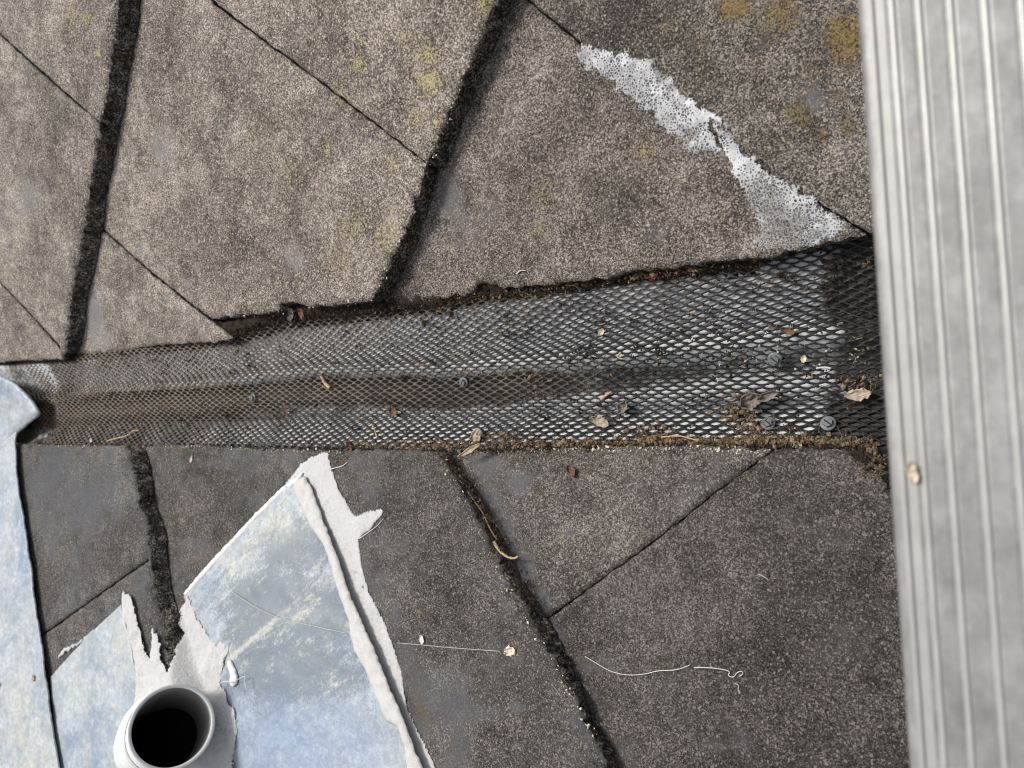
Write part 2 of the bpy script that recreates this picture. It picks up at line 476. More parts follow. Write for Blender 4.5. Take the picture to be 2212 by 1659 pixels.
GOLD = [(897, 1490, 9, 26, .42), (906, 1528, 12, 30, .55), (918, 1560, 14, 26, .4), (1588, 12, 36, 30, .95), (1690, 30, 46, 44, .62), (1824, 84, 42, 56, .85), (1655, 70, 26, 30, .4), (1726, 245, 28, 32, .55), (1815, 205, 18, 14, .55),
        (1772, 288, 24, 18, .55), (1828, 272, 24, 24, .5), (1755, 150, 24, 40, .35), (1500, 90, 30, 40, .3), (1838, 138, 26, 18, .5), (1530, 150, 34, 34, .25), (1650, 160, 30, 30, .25)]

def blobs(px, py, B):
    v = np.zeros(len(px))
    for x, y, rx, ry, s in B:
        d = np.sqrt(((px - x) / rx) ** 2 + ((py - y) / ry) ** 2)
        v = np.maximum(v, s * 1.12 * np.exp(-.75 * d ** 2.4))
    return v

def spots(o, P, r=None, g=None, b=None):
    n = len(o.data.vertices)
    a = o.data.attributes.new('spots', 'FLOAT_COLOR', 'POINT')
    v = np.zeros((n, 4), np.float32); v[:, 3] = 1
    for k, c in enumerate((r, g, b)):
        if c is not None: v[:len(c), k] = c
    a.data.foreach_set('color', v.ravel())

# ------------------------------------------------------------------ the roof planes, course by course
SL = .20
BASE_U = Plane(.010 - SL * .06, 0, SL)
BASE_L = Plane(.008 - SL * .06, 0, -SL)
DROP = .024

T_U1 = [(258, -70), (248, 0), (240, 68), (226, 164), (215, 246), (205, 314), (188, 390), (177, 474), (164, 548), (153, 602), (143, 684), (137, 766)]
B_U1 = [(318, -70), (305, 0), (289, 109), (270, 218), (254, 300), (246, 341), (232, 409), (224, 474), (210, 548), (195, 616), (184, 690), (176, 742)]
T_U2 = [(1100, -70), (1068, 0), (1040, 55), (1013, 117), (974, 224), (950, 289), (919, 349), (903, 409), (862, 510), (835, 575), (808, 634)]
B_U2 = [(1145, -70), (1111, 0), (1067, 104), (1029, 199), (996, 273), (958, 369), (930, 437), (908, 502), (880, 562), (850, 628)]
T_L1 = [(270, 964), (281, 1013), (297, 1081), (314, 1150), (321, 1223), (329, 1296), (341, 1343), (352, 1397), (372, 1452), (410, 1560), (455, 1680), (490, 1780)]
B_L1 = [(312, 970), (322, 999), (338, 1081), (355, 1150), (368, 1261), (382, 1315), (393, 1359), (404, 1400), (416, 1460), (452, 1560), (500, 1680), (536, 1780)]
T_L2 = [(958, 998), (985, 1042), (1008, 1090), (1047, 1164), (1080, 1233), (1130, 1318), (1178, 1411), (1240, 1515), (1287, 1610), (1345, 1740)]
B_L2 = [(996, 1010), (1012, 1040), (1055, 1107), (1096, 1186), (1123, 1238), (1173, 1328), (1200, 1368), (1249, 1472), (1297, 1577), (1335, 1653), (1388, 1740)]
T_L3 = [(1840, 980), (1868, 1000), (1909, 1039), (1975, 1150), (2050, 1290), (2200, 1560), (2310, 1760)]
B_L3 = [(1862, 970), (1895, 990), (1935, 1030), (2010, 1150), (2085, 1290), (2235, 1560), (2345, 1760)]

def line_fit(T, base):
    P = [base.at(*p) for p in T]
    A = np.array([[1, p.y] for p in P]); X = np.array([p.x for p in P])
    k = np.linalg.lstsq(A, X, rcond=None)[0]
    return k[0], k[1]
LU1, LU2 = line_fit(T_U1, BASE_U), line_fit(T_U2, BASE_U)
LL1, LL2, LL3 = line_fit(T_L1, BASE_L), line_fit(T_L2, BASE_L), line_fit(T_L3, BASE_L)
gU = (LU2[0] + LU2[1] * .2) - (LU1[0] + LU1[1] * .2)
gL = (LL2[0] - LL2[1] * .2) - (LL1[0] - LL1[1] * .2)
print('gauge', gU, gL, LU1, LU2, LL1, LL2, LL3)
def course(base, L, g, x0=None):
    b = DROP / g
    return Plane(base.c - b * L[0], b, base.b - b * L[1])
PU1, PU2 = course(BASE_U, LU1, gU), course(BASE_U, LU2, gU)
PU3 = course(BASE_U, (LU2[0] + gU, LU2[1] * 1.1), gU)
PL1, PL2 = course(BASE_L, LL1, gL), course(BASE_L, LL2, gL)
PL3 = course(BASE_L, LL3, max(.2, LL3[0] - LL2[0]))
PL4 = PL3.up(-.03)

# the vent pipe's axis; slates, lead and sealant are holed where it passes through
bp = PL2.at(349, 1597)
d_ = ray(372, 1570)
t_ = (PL2.at(372, 1570) - CAM_L).length / d_.length
rim = CAM_L + d_ * (t_ * .895)
axis = (rim - bp).normalized()
RAD = 87 / FPX * (rim - CAM_L).dot(FWD)
def holed(V, F):
    A = np.array([tuple(v) for v in V]) - np.array(bp)
    ax = np.array(axis)
    r = np.linalg.norm(A - (A @ ax)[:, None] * ax, axis=1)
    cut = r < RAD - .0038
    return [k for k, f in enumerate(F) if not any(cut[i] for i in f)]

GS = 'roof slates'
def slate(label, plane, segs, nxt=None, tone=(1, 1, 1), worn=0.0, seed=0, thick=.019, step=.0042):
    """segs: (kind, photo points[, foot points]) round the slate, counter-clockwise or not"""
    loop, foot = [], []
    for sg in segs:
        kind = sg[0]
        P = resample([plane.at(*p) for p in sg[1]], .0026)
        n = len(P)
        if kind == 'tail':
            F = along([nxt.up(.0018).at(*p) for p in sg[2]], n)
        amp = {'tail': .0030, 'cut': .0016, 'joint': .0009, 'hid': 0}[kind]
        for i, p in enumerate(P):
            w = min(1, i / 5, (n - 1 - i) / 5)
            big = {'tail': .0045, 'cut': .0012}.get(kind, 0) * w
            p = p + Vector((big * fbm(p.x, p.y, 30, seed + 2), (big if kind == 'cut' else 0) * fbm(p.x, p.y, 45, seed + 4), 0))
            q = Vector((p.x + amp * w * 1.6 * fbm(p.x, p.y, 90, seed), p.y + amp * w * 1.6 * fbm(p.x, p.y, 90, seed + 9), 0))
            if loop and (loop[-1] - q).length < .0009: continue
            loop.append(q)
            if kind == 'tail':
                f = F[i]
                foot.append(Vector((f.x + .0022 * w * fbm(f.x, f.y, 120, seed + 3) + .005 * w * fbm(f.x, f.y, 26, seed + 6), f.y, f.z)))
            else:
                foot.append(None)
    while (loop[0] - loop[-1]).length < .0009: loop.pop(); foot.pop()
    A = sum(loop[i].x * loop[(i + 1) % len(loop)].y - loop[(i + 1) % len(loop)].x * loop[i].y for i in range(len(loop)))
    if A < 0: loop.reverse(); foot.reverse()
    n = len(loop)
    pts, tri, dist, src = fill([(p.x, p.y) for p in loop], step)
    V = []
    for (x, y), d in zip(pts, dist):
        z = plane.z(x, y) + .0009 * fbm(x, y, 14, seed + 1) + .0004 * nz(x, y, 90, seed)
        z -= .0016 * math.exp(-d / .0022)
        V.append((x, y, z))
    idx = {s: i for i, s in enumerate(src) if 0 <= s < n}
    ring = [idx.get(i) for i in range(n)]
    ring_ok = all(r is not None for r in ring)
    F, fm = list(tri), [0] * len(tri)
    if ring_ok:
        prev = ring
        for k in range(1, 6):
            f = k / 5
            cur = []
            for i in range(n):
                a = Vector(V[ring[i]])
                if foot[i] is not None:
                    b = foot[i]
                    p = a.lerp(b, f ** .85)
                    if k == 1: p.z = a.z - (a.z - b.z) * .10
                    rough = .0060 * math.sin(f * math.pi) ** .7
                    p.x += rough * fbm(p.x * 1.0, p.y, 110, seed + 5 + k * .6) + .001 * math.sin(f * 3.1)
                    p.z += rough * .6 * fbm(p.x, p.y, 130, seed + 15 + k)
                else:
                    t0, t1 = loop[i - 1], loop[(i + 1) % n]
                    nrm = Vector((t1.y - t0.y, t0.x - t1.x, 0)).normalized()
                    p = a + nrm * (.0009 * math.sin(f * 3.1) + .0010 * fbm(a.x, a.y, 200, seed + k) - .0012 * f)
                    p.z -= thick * f
                cur.append(len(V)); V.append(tuple(p))
            for i in range(n):
                j = (i + 1) % n
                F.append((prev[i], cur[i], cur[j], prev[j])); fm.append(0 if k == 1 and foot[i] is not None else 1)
            prev = cur
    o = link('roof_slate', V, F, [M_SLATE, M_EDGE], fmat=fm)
    px, py = proj(np.array(V))
    rw = blobs(px, py, WORN)
    if worn: rw = np.maximum(rw, np.array([worn * max(0, .5 + .9 * fbm(v[0], v[1], 9, seed + 30)) for v in V]))
    gd = blobs(px, py, GOLD)
    lc = 1.12 * blobs(px, py, LICH)
    spots(o, None, rw, np.maximum(lc, gd), np.clip(gd * 3, 0, 1))
    o.color = (*tone, .92 if plane in (PU1, PU2, PU3) else .82)
    recentre(o)
    return tag(o, label, 'slate', GS)

BR, DK = (1.26, 1.16, 1.08), (.54, .53, .54)
# upper course at the far left: three slates
slate('pale brown slate in the top left corner above a slanting joint', PU1,
      [('hid', [(-420, -70), (258, -70)]), ('tail', T_U1[:5], B_U1[:5]), ('joint', [(213, 262), (130, 190), (0, 73), (-160, -70)]), ('hid', [(-160, -70), (-420, -70)])][1:3] + [('hid', [(-160, -70), (258, -70)])],
      PU2, BR, .25, 1)
slate('brown slate at the left edge between two slanting joints, thick dark edge facing right', PU1,
      [('tail', [(213, 266)] + T_U1[5:], [(253, 305)] + B_U1[5:]), ('cut', [(137, 766), (128, 762)]), ('joint', [(128, 748), (75, 688), (0, 610), (-130, 480)]), ('hid', [(-130, 480), (-160, -64)]), ('joint', [(-160, -64), (0, 78), (128, 194), (213, 266)])],
      PU2, BR, .3, 2)
slate('small corner of slate at the left edge just above the mesh', PU1,
      [('joint', [(126, 753), (75, 693), (0, 614), (-130, 484)]), ('hid', [(-130, 484), (-200, 800)]), ('cut', [(-200, 800), (0, 782), (60, 778), (135, 777), (133, 765)])],
      PU2, BR, .3, 3)
# second upper course
slate('large upper slate with yellow lichen spots between the top joint and the middle tail edge', PU2,
      [('hid', [(300, -70), (380, -70)]), ('joint', [(380, -70), (458, 0), (560, 78), (680, 165), (800, 257), (922, 352)]), ('tail', T_U2[6::-1], B_U2[5::-1]), ('hid', [(1100, -70), (380, -70)])][1:],
      PU3, BR, .12, 4)
slate('biggest upper slate, brown and sandy with its broken lower edge over the mesh', PU2,
      [('joint', [(160, 440), (232, 503), (330, 590), (400, 646), (453, 686)]),
       ('cut', [(453, 688), (500, 683), (549, 678), (601, 672), (607, 655), (622, 650), (641, 652), (652, 658), (701, 661), (750, 655), (794, 650), (808, 643)]),
       ('tail', T_U2[:5:-1], B_U2[:5:-1]), ('joint', [(918, 353), (798, 261), (678, 169), (558, 82), (455, 4), (375, -70)]), ('hid', [(375, -70), (250, -70), (160, 440)])],
      PU3, BR, .2, 5)
slate('small triangular slate below the biggest upper slate, ending in a chipped point', PU2,
      [('joint', [(160, 446), (230, 507), (328, 594), (398, 650), (451, 691), (480, 712), (500, 729)]),
       ('cut', [(500, 731), (470, 738), (400, 741), (338, 746), (240, 761), (190, 763)]), ('hid', [(190, 763), (120, 765), (160, 446)])],
      PU3, BR, .35, 6)
# third upper course
slate('dark brown slate right of the middle tail edge, below the white porous smear', PU3,
      [('joint', [(1060, -70), (1142, 6), (1250, 92), (1400, 196), (1560, 305), (1700, 400), (1870, 505)]),
       ('cut', [(1870, 508), (1780, 524), (1690, 545), (1629, 556), (1479, 574), (1400, 582), (1356, 585), (1324, 596), (1250, 607), (1140, 617), (1097, 622), (1086, 624), (1070, 615), (1050, 612), (1034, 614), (1013, 633), (958, 645), (849, 653), (800, 655)]),
       ('hid', [(800, 655), (780, 630), (1020, -70), (1060, -70)])],
      PU3.up(-DROP), (.84, .77, .73), .12, 7)
slate('slate in the top right corner with gold lichen beside the aluminium rail', PU3,
      [('joint', [(1066, -70), (1145, 2), (1253, 88), (1403, 192), (1563, 301), (1703, 396), (1880, 503)]),
       ('cut', [(1880, 503), (2050, 470), (2200, 440)]), ('hid', [(2200, 440), (2450, -70), (1066, -70)])],
      PU3.up(-DROP), (.78, .73, .69), .15, 8)  # tone lowered to paint in the shade beside the rail
# lower courses
slate('dark smooth slate between the left lead strip and the mesh', PL1,
      [('cut', [(-30, 961), (43, 960), (150, 962), (270, 963)]), ('tail', T_L1[:6], B_L1[:5] + [(377, 1296)]), ('joint', [(329, 1300), (300, 1223), (200, 1298), (100, 1368), (20, 1420)][:1] + [(318, 1208), (200, 1292), (100, 1364), (10, 1425)]), ('hid', [(10, 1425), (-30, 961)])],
      PL2, DK, .75, 9)
slate('dark slate mostly hidden under the left lead piece of the pipe flashing', PL1,
      [('joint', [(319, 1212), (200, 1296), (100, 1368), (10, 1429)]), ('hid', [(10, 1429), (60, 1780), (490, 1780)]), ('tail', T_L1[:4:-1], B_L1[:4:-1])],
      PL2, DK, .4, 10)
slate('dark slate carrying the large lead sheet, under the white sealant band', PL2,
      [('cut', [(240, 966), (318, 967), (349, 960), (494, 967), (603, 972), (646, 973), (739, 976), (820, 971), (914, 974), (945, 984), (958, 998)]), ('tail', T_L2[1:], B_L2[1:]), ('hid', [(1345, 1740), (1150, 1780), (420, 1780), (300, 1400), (240, 966)])],
      PL3, (.56, .54, .535), .50, 11)
slate('dark grey slate with bald patches between lower tail edge and long slanting joint', PL3,
      [('cut', [(930, 985), (985, 985), (1014, 974), (1074, 979), (1164, 969), (1300, 966), (1505, 964), (1664, 973)]), ('joint', [(1664, 976), (1560, 1050), (1440, 1146), (1320, 1234), (1183, 1334), (1110, 1390)]), ('hid', [(1110, 1390), (930, 985)])],
      PL4, (.62, .595, .585), .3, 12)
slate('large dark slate at lower right with a pale thread lying on it', PL3,
      [('joint', [(1672, 974), (1566, 1050), (1446, 1146), (1325, 1234), (1187, 1335), (1112, 1392)]), ('hid', [(1112, 1392), (1280, 1780), (2310, 1760)]), ('tail', T_L3[::-1], B_L3[::-1]), ('cut', [(1840, 978), (1780, 972), (1717, 970), (1672, 974)])],
      PL4, (.45, .428, .425), .25, 13)  # tone darkened further, painting in the shade at lower right

slate('slate beyond the lower right tail edge, mostly behind the aluminium rail', PL4,
      [('cut', [(1830, 968), (1900, 966), (2250, 950)]), ('hid', [(2250, 950), (2600, 950), (2600, 1780), (2250, 1780), (1830, 968)])], PL4.up(-.03), (.5, .48, .48), .2, 14)

# roof deck under everything
def deck():
    V, F = [], []
    xs = np.linspace(-2.4, 1.2, 240)
    for sgn, base in ((1, BASE_U), (-1, BASE_L)):
        o = len(V)
        for x in xs:
            for y in (.0, .05, .12, .3, .75):
                zz = base.z(0, y * sgn) - .062 if y else -.056
                V.append((x, y * sgn, zz))
        for i in range(len(xs) - 1):
            for j in range(4):
                a = o + i * 5 + j
                q = (a, a + 5, a + 6, a + 1)
                F.append(q if sgn > 0 else q[::-1])
    ob = link('roof_deck', V, F, M_FELT)
    return tag(ob, None, None, None, 'structure')
deck()

# ------------------------------------------------------------------ the valley: metal lining and plastic mesh
EU = [(-260, 800), (0, 786), (140, 780), (240, 766), (420, 750), (500, 738), (560, 722), (650, 698), (750, 686), (830, 678), (950, 666), (1050, 650), (1250, 618), (1480, 582), (1690, 540), (1860, 500), (2050, 462), (2260, 420)]
EL = [(-260, 955), (0, 960), (270, 964), (494, 968), (740, 975), (955, 985), (1164, 972), (1505, 968), (1700, 975), (1850, 985), (2050, 1005), (2260, 1020)]
VP = Plane(-.016, 0, 0)
eu = [VP.at(*p) for p in EU]; el = [VP.at(*p) for p in EL]
EUx, EUy = [p.x for p in eu], [p.y for p in eu]
ELx, ELy = [p.x for p in el], [p.y for p in el]
def vv(x, y):
    a, b = float(np.interp(x, ELx, ELy)), float(np.interp(x, EUx, EUy))
    return (y - a) / (b - a)
PRO_V = [-.3, -.12, 0, .10, .24, .36, .5, .60, .70, .84, 1.0, 1.12, 1.3]
PRO_Z = [-.034, -.024, -.013, -.020, -.031, -.023, -.026, -.0165, -.029, -.023, -.0105, -.021, -.03]
def mesh_z(x, y):
    v = vv(x, y)
    v += .05 * math.sin(x * 5.0 + .6)
    z = float(np.interp(v, PRO_V, PRO_Z))
    z = .5 * z + .25 * float(np.interp(v - .035, PRO_V, PRO_Z)) + .25 * float(np.interp(v + .035, PRO_V, PRO_Z))
    return z + .0022 * nz(x, y, 9, 2.0) + .0008 * nz(x, y, 40, 5.0)

def lining():
    xs = np.arange(eu[0].x, VP.at(2150, 800).x, .006)
    us = np.linspace(-.22, 1.22, 64)
    V, dark = [], []
    for x in xs:
        a, b = np.interp(x, ELx, ELy), np.interp(x, EUx, EUy)
        for u in us:
            y = a + u * (b - a)
            xx = x
            gap = .0030 + .009 * math.exp(-((u - .46) / .16) ** 2) + .0025 * max(0, nz(x, y, 14, 8))
            z = mesh_z(xx, y) - gap
            V.append((xx, y, z))
            px, _ = proj(np.array([(xx, y, z)])); px = px[0]
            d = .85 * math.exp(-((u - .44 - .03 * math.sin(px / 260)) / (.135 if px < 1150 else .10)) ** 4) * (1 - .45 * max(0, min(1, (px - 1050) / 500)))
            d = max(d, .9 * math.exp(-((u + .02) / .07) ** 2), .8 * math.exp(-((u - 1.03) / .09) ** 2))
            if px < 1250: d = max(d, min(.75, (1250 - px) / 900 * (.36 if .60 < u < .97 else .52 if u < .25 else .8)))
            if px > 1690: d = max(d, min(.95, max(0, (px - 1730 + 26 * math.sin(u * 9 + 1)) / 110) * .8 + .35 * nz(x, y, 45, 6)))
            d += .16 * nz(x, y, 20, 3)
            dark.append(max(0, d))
    k = len(us)
    F = [(i * k + j, (i + 1) * k + j, (i + 1) * k + j + 1, i * k + j + 1) for i in range(len(xs) - 1) for j in range(k - 1)]
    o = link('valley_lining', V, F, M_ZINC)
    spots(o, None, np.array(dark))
    s = o.modifiers.new('thickness', 'SOLIDIFY'); s.thickness = .0015; s.offset = -1
    return tag(o, 'grey metal valley sheet showing through the holes of the plastic mesh', 'valley sheet')
lining()

def guard(x0, x1, v0, v1, lift, label, p=.0146, q=.0036, rag=0.0):
    V, F = [], []
    ang0 = math.atan2(el[-1].y - el[0].y + eu[-1].y - eu[0].y, 2 * (el[-1].x - el[0].x))
    ca, sa = math.cos(ang0 * .55), math.sin(ang0 * .55)
    hw, hh = .375, .66
    K = 12
    i0, i1 = int(x0 / p) - 16, int(x1 / p) + 16
    for j in range(-80, 81):
        for i in range(i0, i1):
            cx, cy = (i + (.5 if j % 2 else 0)) * p, j * q
            X, Y = cx * ca - cy * sa, cx * sa + cy * ca
            if not (x0 + rag * nz(0, Y, 60) <= X <= x1): continue
            v = vv(X, Y)
            if not (v0 <= v <= v1): continue
            o = len(V)
            jit = Vector((noise.noise((i * 1.7, j * 1.3, 4)), noise.noise((i * 1.1, j * 2.3, 9)), 0))
            jx, jy = jit.x * .03 * p, jit.y * .13 * q
            sx, sy = 1 + .10 * noise.noise((i * .9, j * .8, 21)), 1 + .16 * noise.noise((i * .8, j * .9, 31))
            for k in range(K):
                t = 2 * math.pi * k / K
                c, s = math.cos(t), math.sin(t)
                # diamond tile rim
                r = 1 / (abs(c) + abs(s))
                ox, oy = c * r * p / 2, s * r * q
                # lens hole, flatter on its lower side
                lx = hw * p * c * sx
                ly = hh * q * s * (1 - .30 * abs(c)) * sy * (1.12 if s > 0 else .86)
                for (ux, uy, top) in ((ox, oy, 0), (lx + jx, ly + jy, 1)):
                    gx, gy = cx + ux, cy + uy
                    PX, PY = gx * ca - gy * sa, gx * sa + gy * ca
                    V.append([PX, PY, (.0007 * s if top else 0)])
            for k in range(K):
                a, b = o + 2 * k, o + 2 * ((k + 1) % K)
                F.append((a, b, b + 1, a + 1))
    # weld the tile rims
    key, remap, W = {}, [0] * len(V), []
    for n_, v in enumerate(V):
        kk = (round(v[0] * 2e4), round(v[1] * 2e4))
        if kk in key: remap[n_] = key[kk]
        else:
            key[kk] = len(W); remap[n_] = len(W)
            W.append((v[0], v[1], mesh_z(v[0], v[1]) + v[2] + lift))
    FF = []
    for f in F:
        g = []
        for i in f:
            if remap[i] not in g: g.append(remap[i])
        if len(g) > 2: FF.append(tuple(g))
    o = link('gutter_mesh', W, FF, M_MESH)
    px, py = proj(np.array(W))
    vs = np.array([vv(w[0], w[1]) for w in W])
    dust = np.clip(1.0 - px / 1500, .0, .9) + .45 * np.exp(-((vs - .95) / .2) ** 2) + .35 * np.exp(-((vs - .45) / .15) ** 2) * (px < 1300)
    if lift < 0: dust = dust + .4
    spots(o, None, np.clip(dust, 0, 1.3))
    s = o.modifiers.new('thickness', 'SOLIDIFY'); s.thickness = .0015; s.offset = -1
    return tag(o, label, 'mesh', 'plastic mesh pieces in the valley')
XS = VP.at(108, 850).x
guard(XS, eu[-1].x, -.10, 1.10, 0, 'long black plastic mesh guard filling the valley between both slate slopes')
guard(eu[0].x, XS + .03, -.08, 1.10, -.0035, 'short mesh offcut at the left end, tucked under the long mesh by the lead')

# ------------------------------------------------------------------ lead pieces and sealant: sheets that lie on a height function
def sheet(name, outline, hf, thick, mats, label, cat, group=None, dome=0, rough=.0004, jit=.0006, step=.004, lift=.0004, seed=0, smooth=1, sp=None, extra=None, frag=60, edge_up=None, crack=()):
    P = [hit(x, y, hf) for x, y in outline]
    if smooth: P = smooth_poly(P, True, smooth)
    P = resample(P + [P[0]], step * .6)[:-1]
    loop = []
    for p in P:
        q = Vector((p.x + jit * 1.5 * fbm(p.x, p.y, 140, seed), p.y + jit * 1.5 * fbm(p.x, p.y, 140, seed + 7), 0))
        if not loop or (loop[-1] - q).length > .0006: loop.append(q)
    A = sum(loop[i].x * loop[(i + 1) % len(loop)].y - loop[(i + 1) % len(loop)].x * loop[i].y for i in range(len(loop)))
    if A < 0: loop.reverse()
    n = len(loop)
    pts, tri, dist, src = fill([(p.x, p.y) for p in loop], step)
    V = []
    for (x, y), d in zip(pts, dist):
        e = 1 - math.exp(-d / .004)
        z = hf(x, y) + lift + thick * (1 if not dome else .35 + .65 * e) + dome * e + rough * fbm(x, y, frag, seed + 2)
        if extra: z += extra(x, y)
        if edge_up: z += edge_up(x, y, d)
        V.append((x, y, z))
    idx = {s: i for i, s in enumerate(src) if 0 <= s < n}
    F = list(tri)
    ring = [idx.get(i) for i in range(n)]
    if all(r is not None for r in ring):
        cur = []
        for r in ring:
            x, y, z = V[r]
            cur.append(len(V)); V.append((x, y, z - thick - (extra(x, y) * .0 if extra else 0)))
        for i in range(n):
            j = (i + 1) % n
            F.append((ring[i], cur[i], cur[j], ring[j]))
        if edge_up:
            pass
    o = link(name, V, F, mats)
    at_ = o.data.attributes.new('edge', 'FLOAT', 'POINT')
    ev = np.zeros(len(V), np.float32); ev[:len(dist)] = np.clip(dist / .006, 0, 2)
    for ck in crack:
        C = [hit(a, b, hf) for a, b in ck]
        C = resample(C, .001)
        W_ = np.array(V)[:, :2]
        for c in C:
            ev[:] = np.minimum(ev, (np.linalg.norm(W_ - np.array([c.x, c.y]), axis=1) - .0006) / .004)
    at_.data.foreach_set('value', ev)
    px, py = proj(np.array(V))
    if sp: spots(o, None, *[None if B is None else blobs(px, py, B) for B in sp])
    else: spots(o, None)
    recentre(o)
    return tag(o, label, cat, group)

def hL1(x, y): return PL1.z(x, y)
def hL2(x, y): return PL2.z(x, y)
TL1w = [PL1.at(*p) for p in T_L1]
_ys = [p.y for p in TL1w][::-1]; _xs = [p.x for p in TL1w][::-1]
def hJ(x, y):                                   # from the first course down over its tail edge to the second
    xt = float(np.interp(y, _ys, _xs))
    f = (x - xt - .002) / .030
    f = 0 if f < 0 else 1 if f > 1 else f * f * (3 - 2 * f)
    return PL1.z(x, y) * (1 - f) + PL2.z(x, y) * f
def hStrip(x, y): return PL1.z(x, y) + .004

# left lead strip (runs out of the frame) and the rounded lead tongue above it
sheet('lead_flashing', [(-330, 1000), (0, 967), (24, 946), (46, 929), (40, 944), (38, 959), (45, 1040), (55, 1105), (63, 1160), (71, 1206), (80, 1290), (92, 1364), (101, 1420), (106, 1465), (120, 1561), (134, 1656), (152, 1780), (-330, 1780)],
      hStrip, .0022, M_LEAD, 'long pale lead strip running down the left edge beside the dark slate', 'flashing', None, rough=.0016, jit=.0007, frag=22, seed=3,
      sp=(None, [(70, 1600, 50, 120, .8), (60, 1540, 40, 50, .6), (20, 1480, 30, 60, .4)]), edge_up=lambda x, y, d: .003 * math.exp(-d / .01))
sheet('lead_tongue', [(-300, 800), (-40, 806), (0, 813), (27, 828), (50, 850), (66, 868), (78, 885), (81, 897), (70, 906), (50, 920), (22, 945), (0, 968), (-300, 1010)],
      lambda x, y: .012 + .10 * max(0, -y - .10) * 0 + .012 * math.sin(y * 25), .0024, M_LEAD, 'rounded lead tongue lapping over the left end of the mesh', 'flashing', None, rough=.0012, jit=.0005, frag=25, seed=5,
      sp=(None, [(10, 880, 30, 40, .5)]), edge_up=lambda x, y, d: -.006 * math.exp(-d / .012))

# the two lead pieces round the pipe; the big one stands off the roof along its right edge
_f2 = [PL2.at(*p) for p in [(656, 1028), (668, 1050), (701, 1140), (728, 1205), (753, 1282), (780, 1343), (810, 1411), (843, 1493), (876, 1569), (908, 1653), (960, 1780)]]
def f2_lift(x, y):
    xr = float(np.interp(y, [p.y for p in _f2][::-1], [p.x for p in _f2][::-1]))
    k = min(1, max(0, (_f2[0].y - y) / .12))
    return .0055 * k * math.exp(-max(0, xr - x) / .018)
sheet('lead_flashing', [(265, 1305), (190, 1376), (112, 1462), (128, 1653), (150, 1780), (395, 1780), (372, 1640), (335, 1580), (301, 1530), (297, 1452), (289, 1397), (273, 1343)],
      hL1, .0020, M_LEAD, 'small pale lead piece left of the pipe with a pointed top', 'flashing', 'lead pieces round the pipe', rough=.0012, jit=.0003, frag=26, smooth=0, lift=.0008, seed=8,
      sp=(None, [(250, 1390, 50, 50, .6), (200, 1500, 60, 40, .4)]))
sheet('lead_flashing', [(656, 1028), (611, 1058), (560, 1108), (494, 1180), (450, 1228), (402, 1286), (420, 1340), (440, 1420), (470, 1500), (505, 1600), (490, 1780), (960, 1780),
                        (908, 1653), (876, 1569), (843, 1493), (810, 1411), (780, 1343), (753, 1282), (728, 1205), (701, 1140), (668, 1050)],
      hL2, .0024, M_LEAD2, 'large blue grey lead sheet right of the pipe with a scratched dark middle', 'flashing', 'lead pieces round the pipe', rough=.0014, jit=.0006, frag=22, smooth=0, lift=.0012, seed=9,
      sp=([(640, 1180, 90, 60, .55), (600, 1290, 120, 50, .75), (560, 1370, 60, 60, .9), (700, 1330, 90, 90, .55), (640, 1440, 140, 60, .8), (560, 1430, 60, 50, .9)],
          [(590, 1130, 50, 40, .9), (530, 1200, 40, 40, .55), (660, 1085, 26, 30, .6), (640, 1330, 60, 20, .4)],
          [(600, 1600, 160, 90, .8), (760, 1600, 90, 80, .8), (450, 1270, 30, 60, .35), (690, 1560, 60, 50, .6)]), edge_up=lambda x, y, d: f2_lift(x, y))

# white sealant
sheet('sealant_band', [(739, 976), (700, 974), (672, 986), (650, 1002), (612, 1050), (640, 1046), (650, 1062), (700, 1190), (740, 1310), (790, 1420), (850, 1560), (890, 1680), (905, 1760), (1000, 1760),
                       (944, 1656), (917, 1599), (900, 1570), (884, 1534), (866, 1438), (850, 1385), (832, 1342), (802, 1282), (783, 1219), (777, 1165), (800, 1145), (834, 1106), (824, 1095), (766, 1113), (734, 1055), (723, 1022), (712, 990)],
      hL2, .0008, M_SEALF, 'white sealant band along the right side of the large lead sheet, with a short spur', 'sealant', 'white sealant', rough=.0006, jit=.0011, smooth=0, seed=11, lift=.0002)
sheet('sealant_bead', [(656, 1020), (611, 1052), (560, 1102), (494, 1172), (450, 1220), (398, 1280), (404, 1290), (454, 1234), (498, 1186), (564, 1114), (614, 1066), (650, 1040)],
      lambda x, y: hL2(x, y) + .0012, .0036, M_SEAL, 'thin white sealant bead along the upper left edge of the large lead sheet', 'sealant', 'white sealant', dome=.0012, rough=.0005, jit=.0009, smooth=0, seed=12, step=.003)
sheet('sealant_smear', [(640, 1042), (658, 1028), (672, 1052), (704, 1140), (730, 1205), (755, 1282), (782, 1343), (812, 1411), (845, 1493), (878, 1569), (910, 1653), (950, 1760),
                        (905, 1760), (879, 1656), (874, 1612), (860, 1571), (838, 1560), (821, 1525), (794, 1457), (772, 1415), (756, 1370), (755, 1342), (728, 1268), (701, 1178), (672, 1140), (652, 1101), (634, 1052)],
      lambda x, y: hL2(x, y) + .0040 + f2_lift(x, y), .0010, M_SEAL2, 'grey white sealant smeared on top of the right margin of the large lead sheet', 'sealant', 'white sealant', dome=.0012, rough=.0010, jit=.0010, smooth=0, seed=13, step=.003, frag=90)

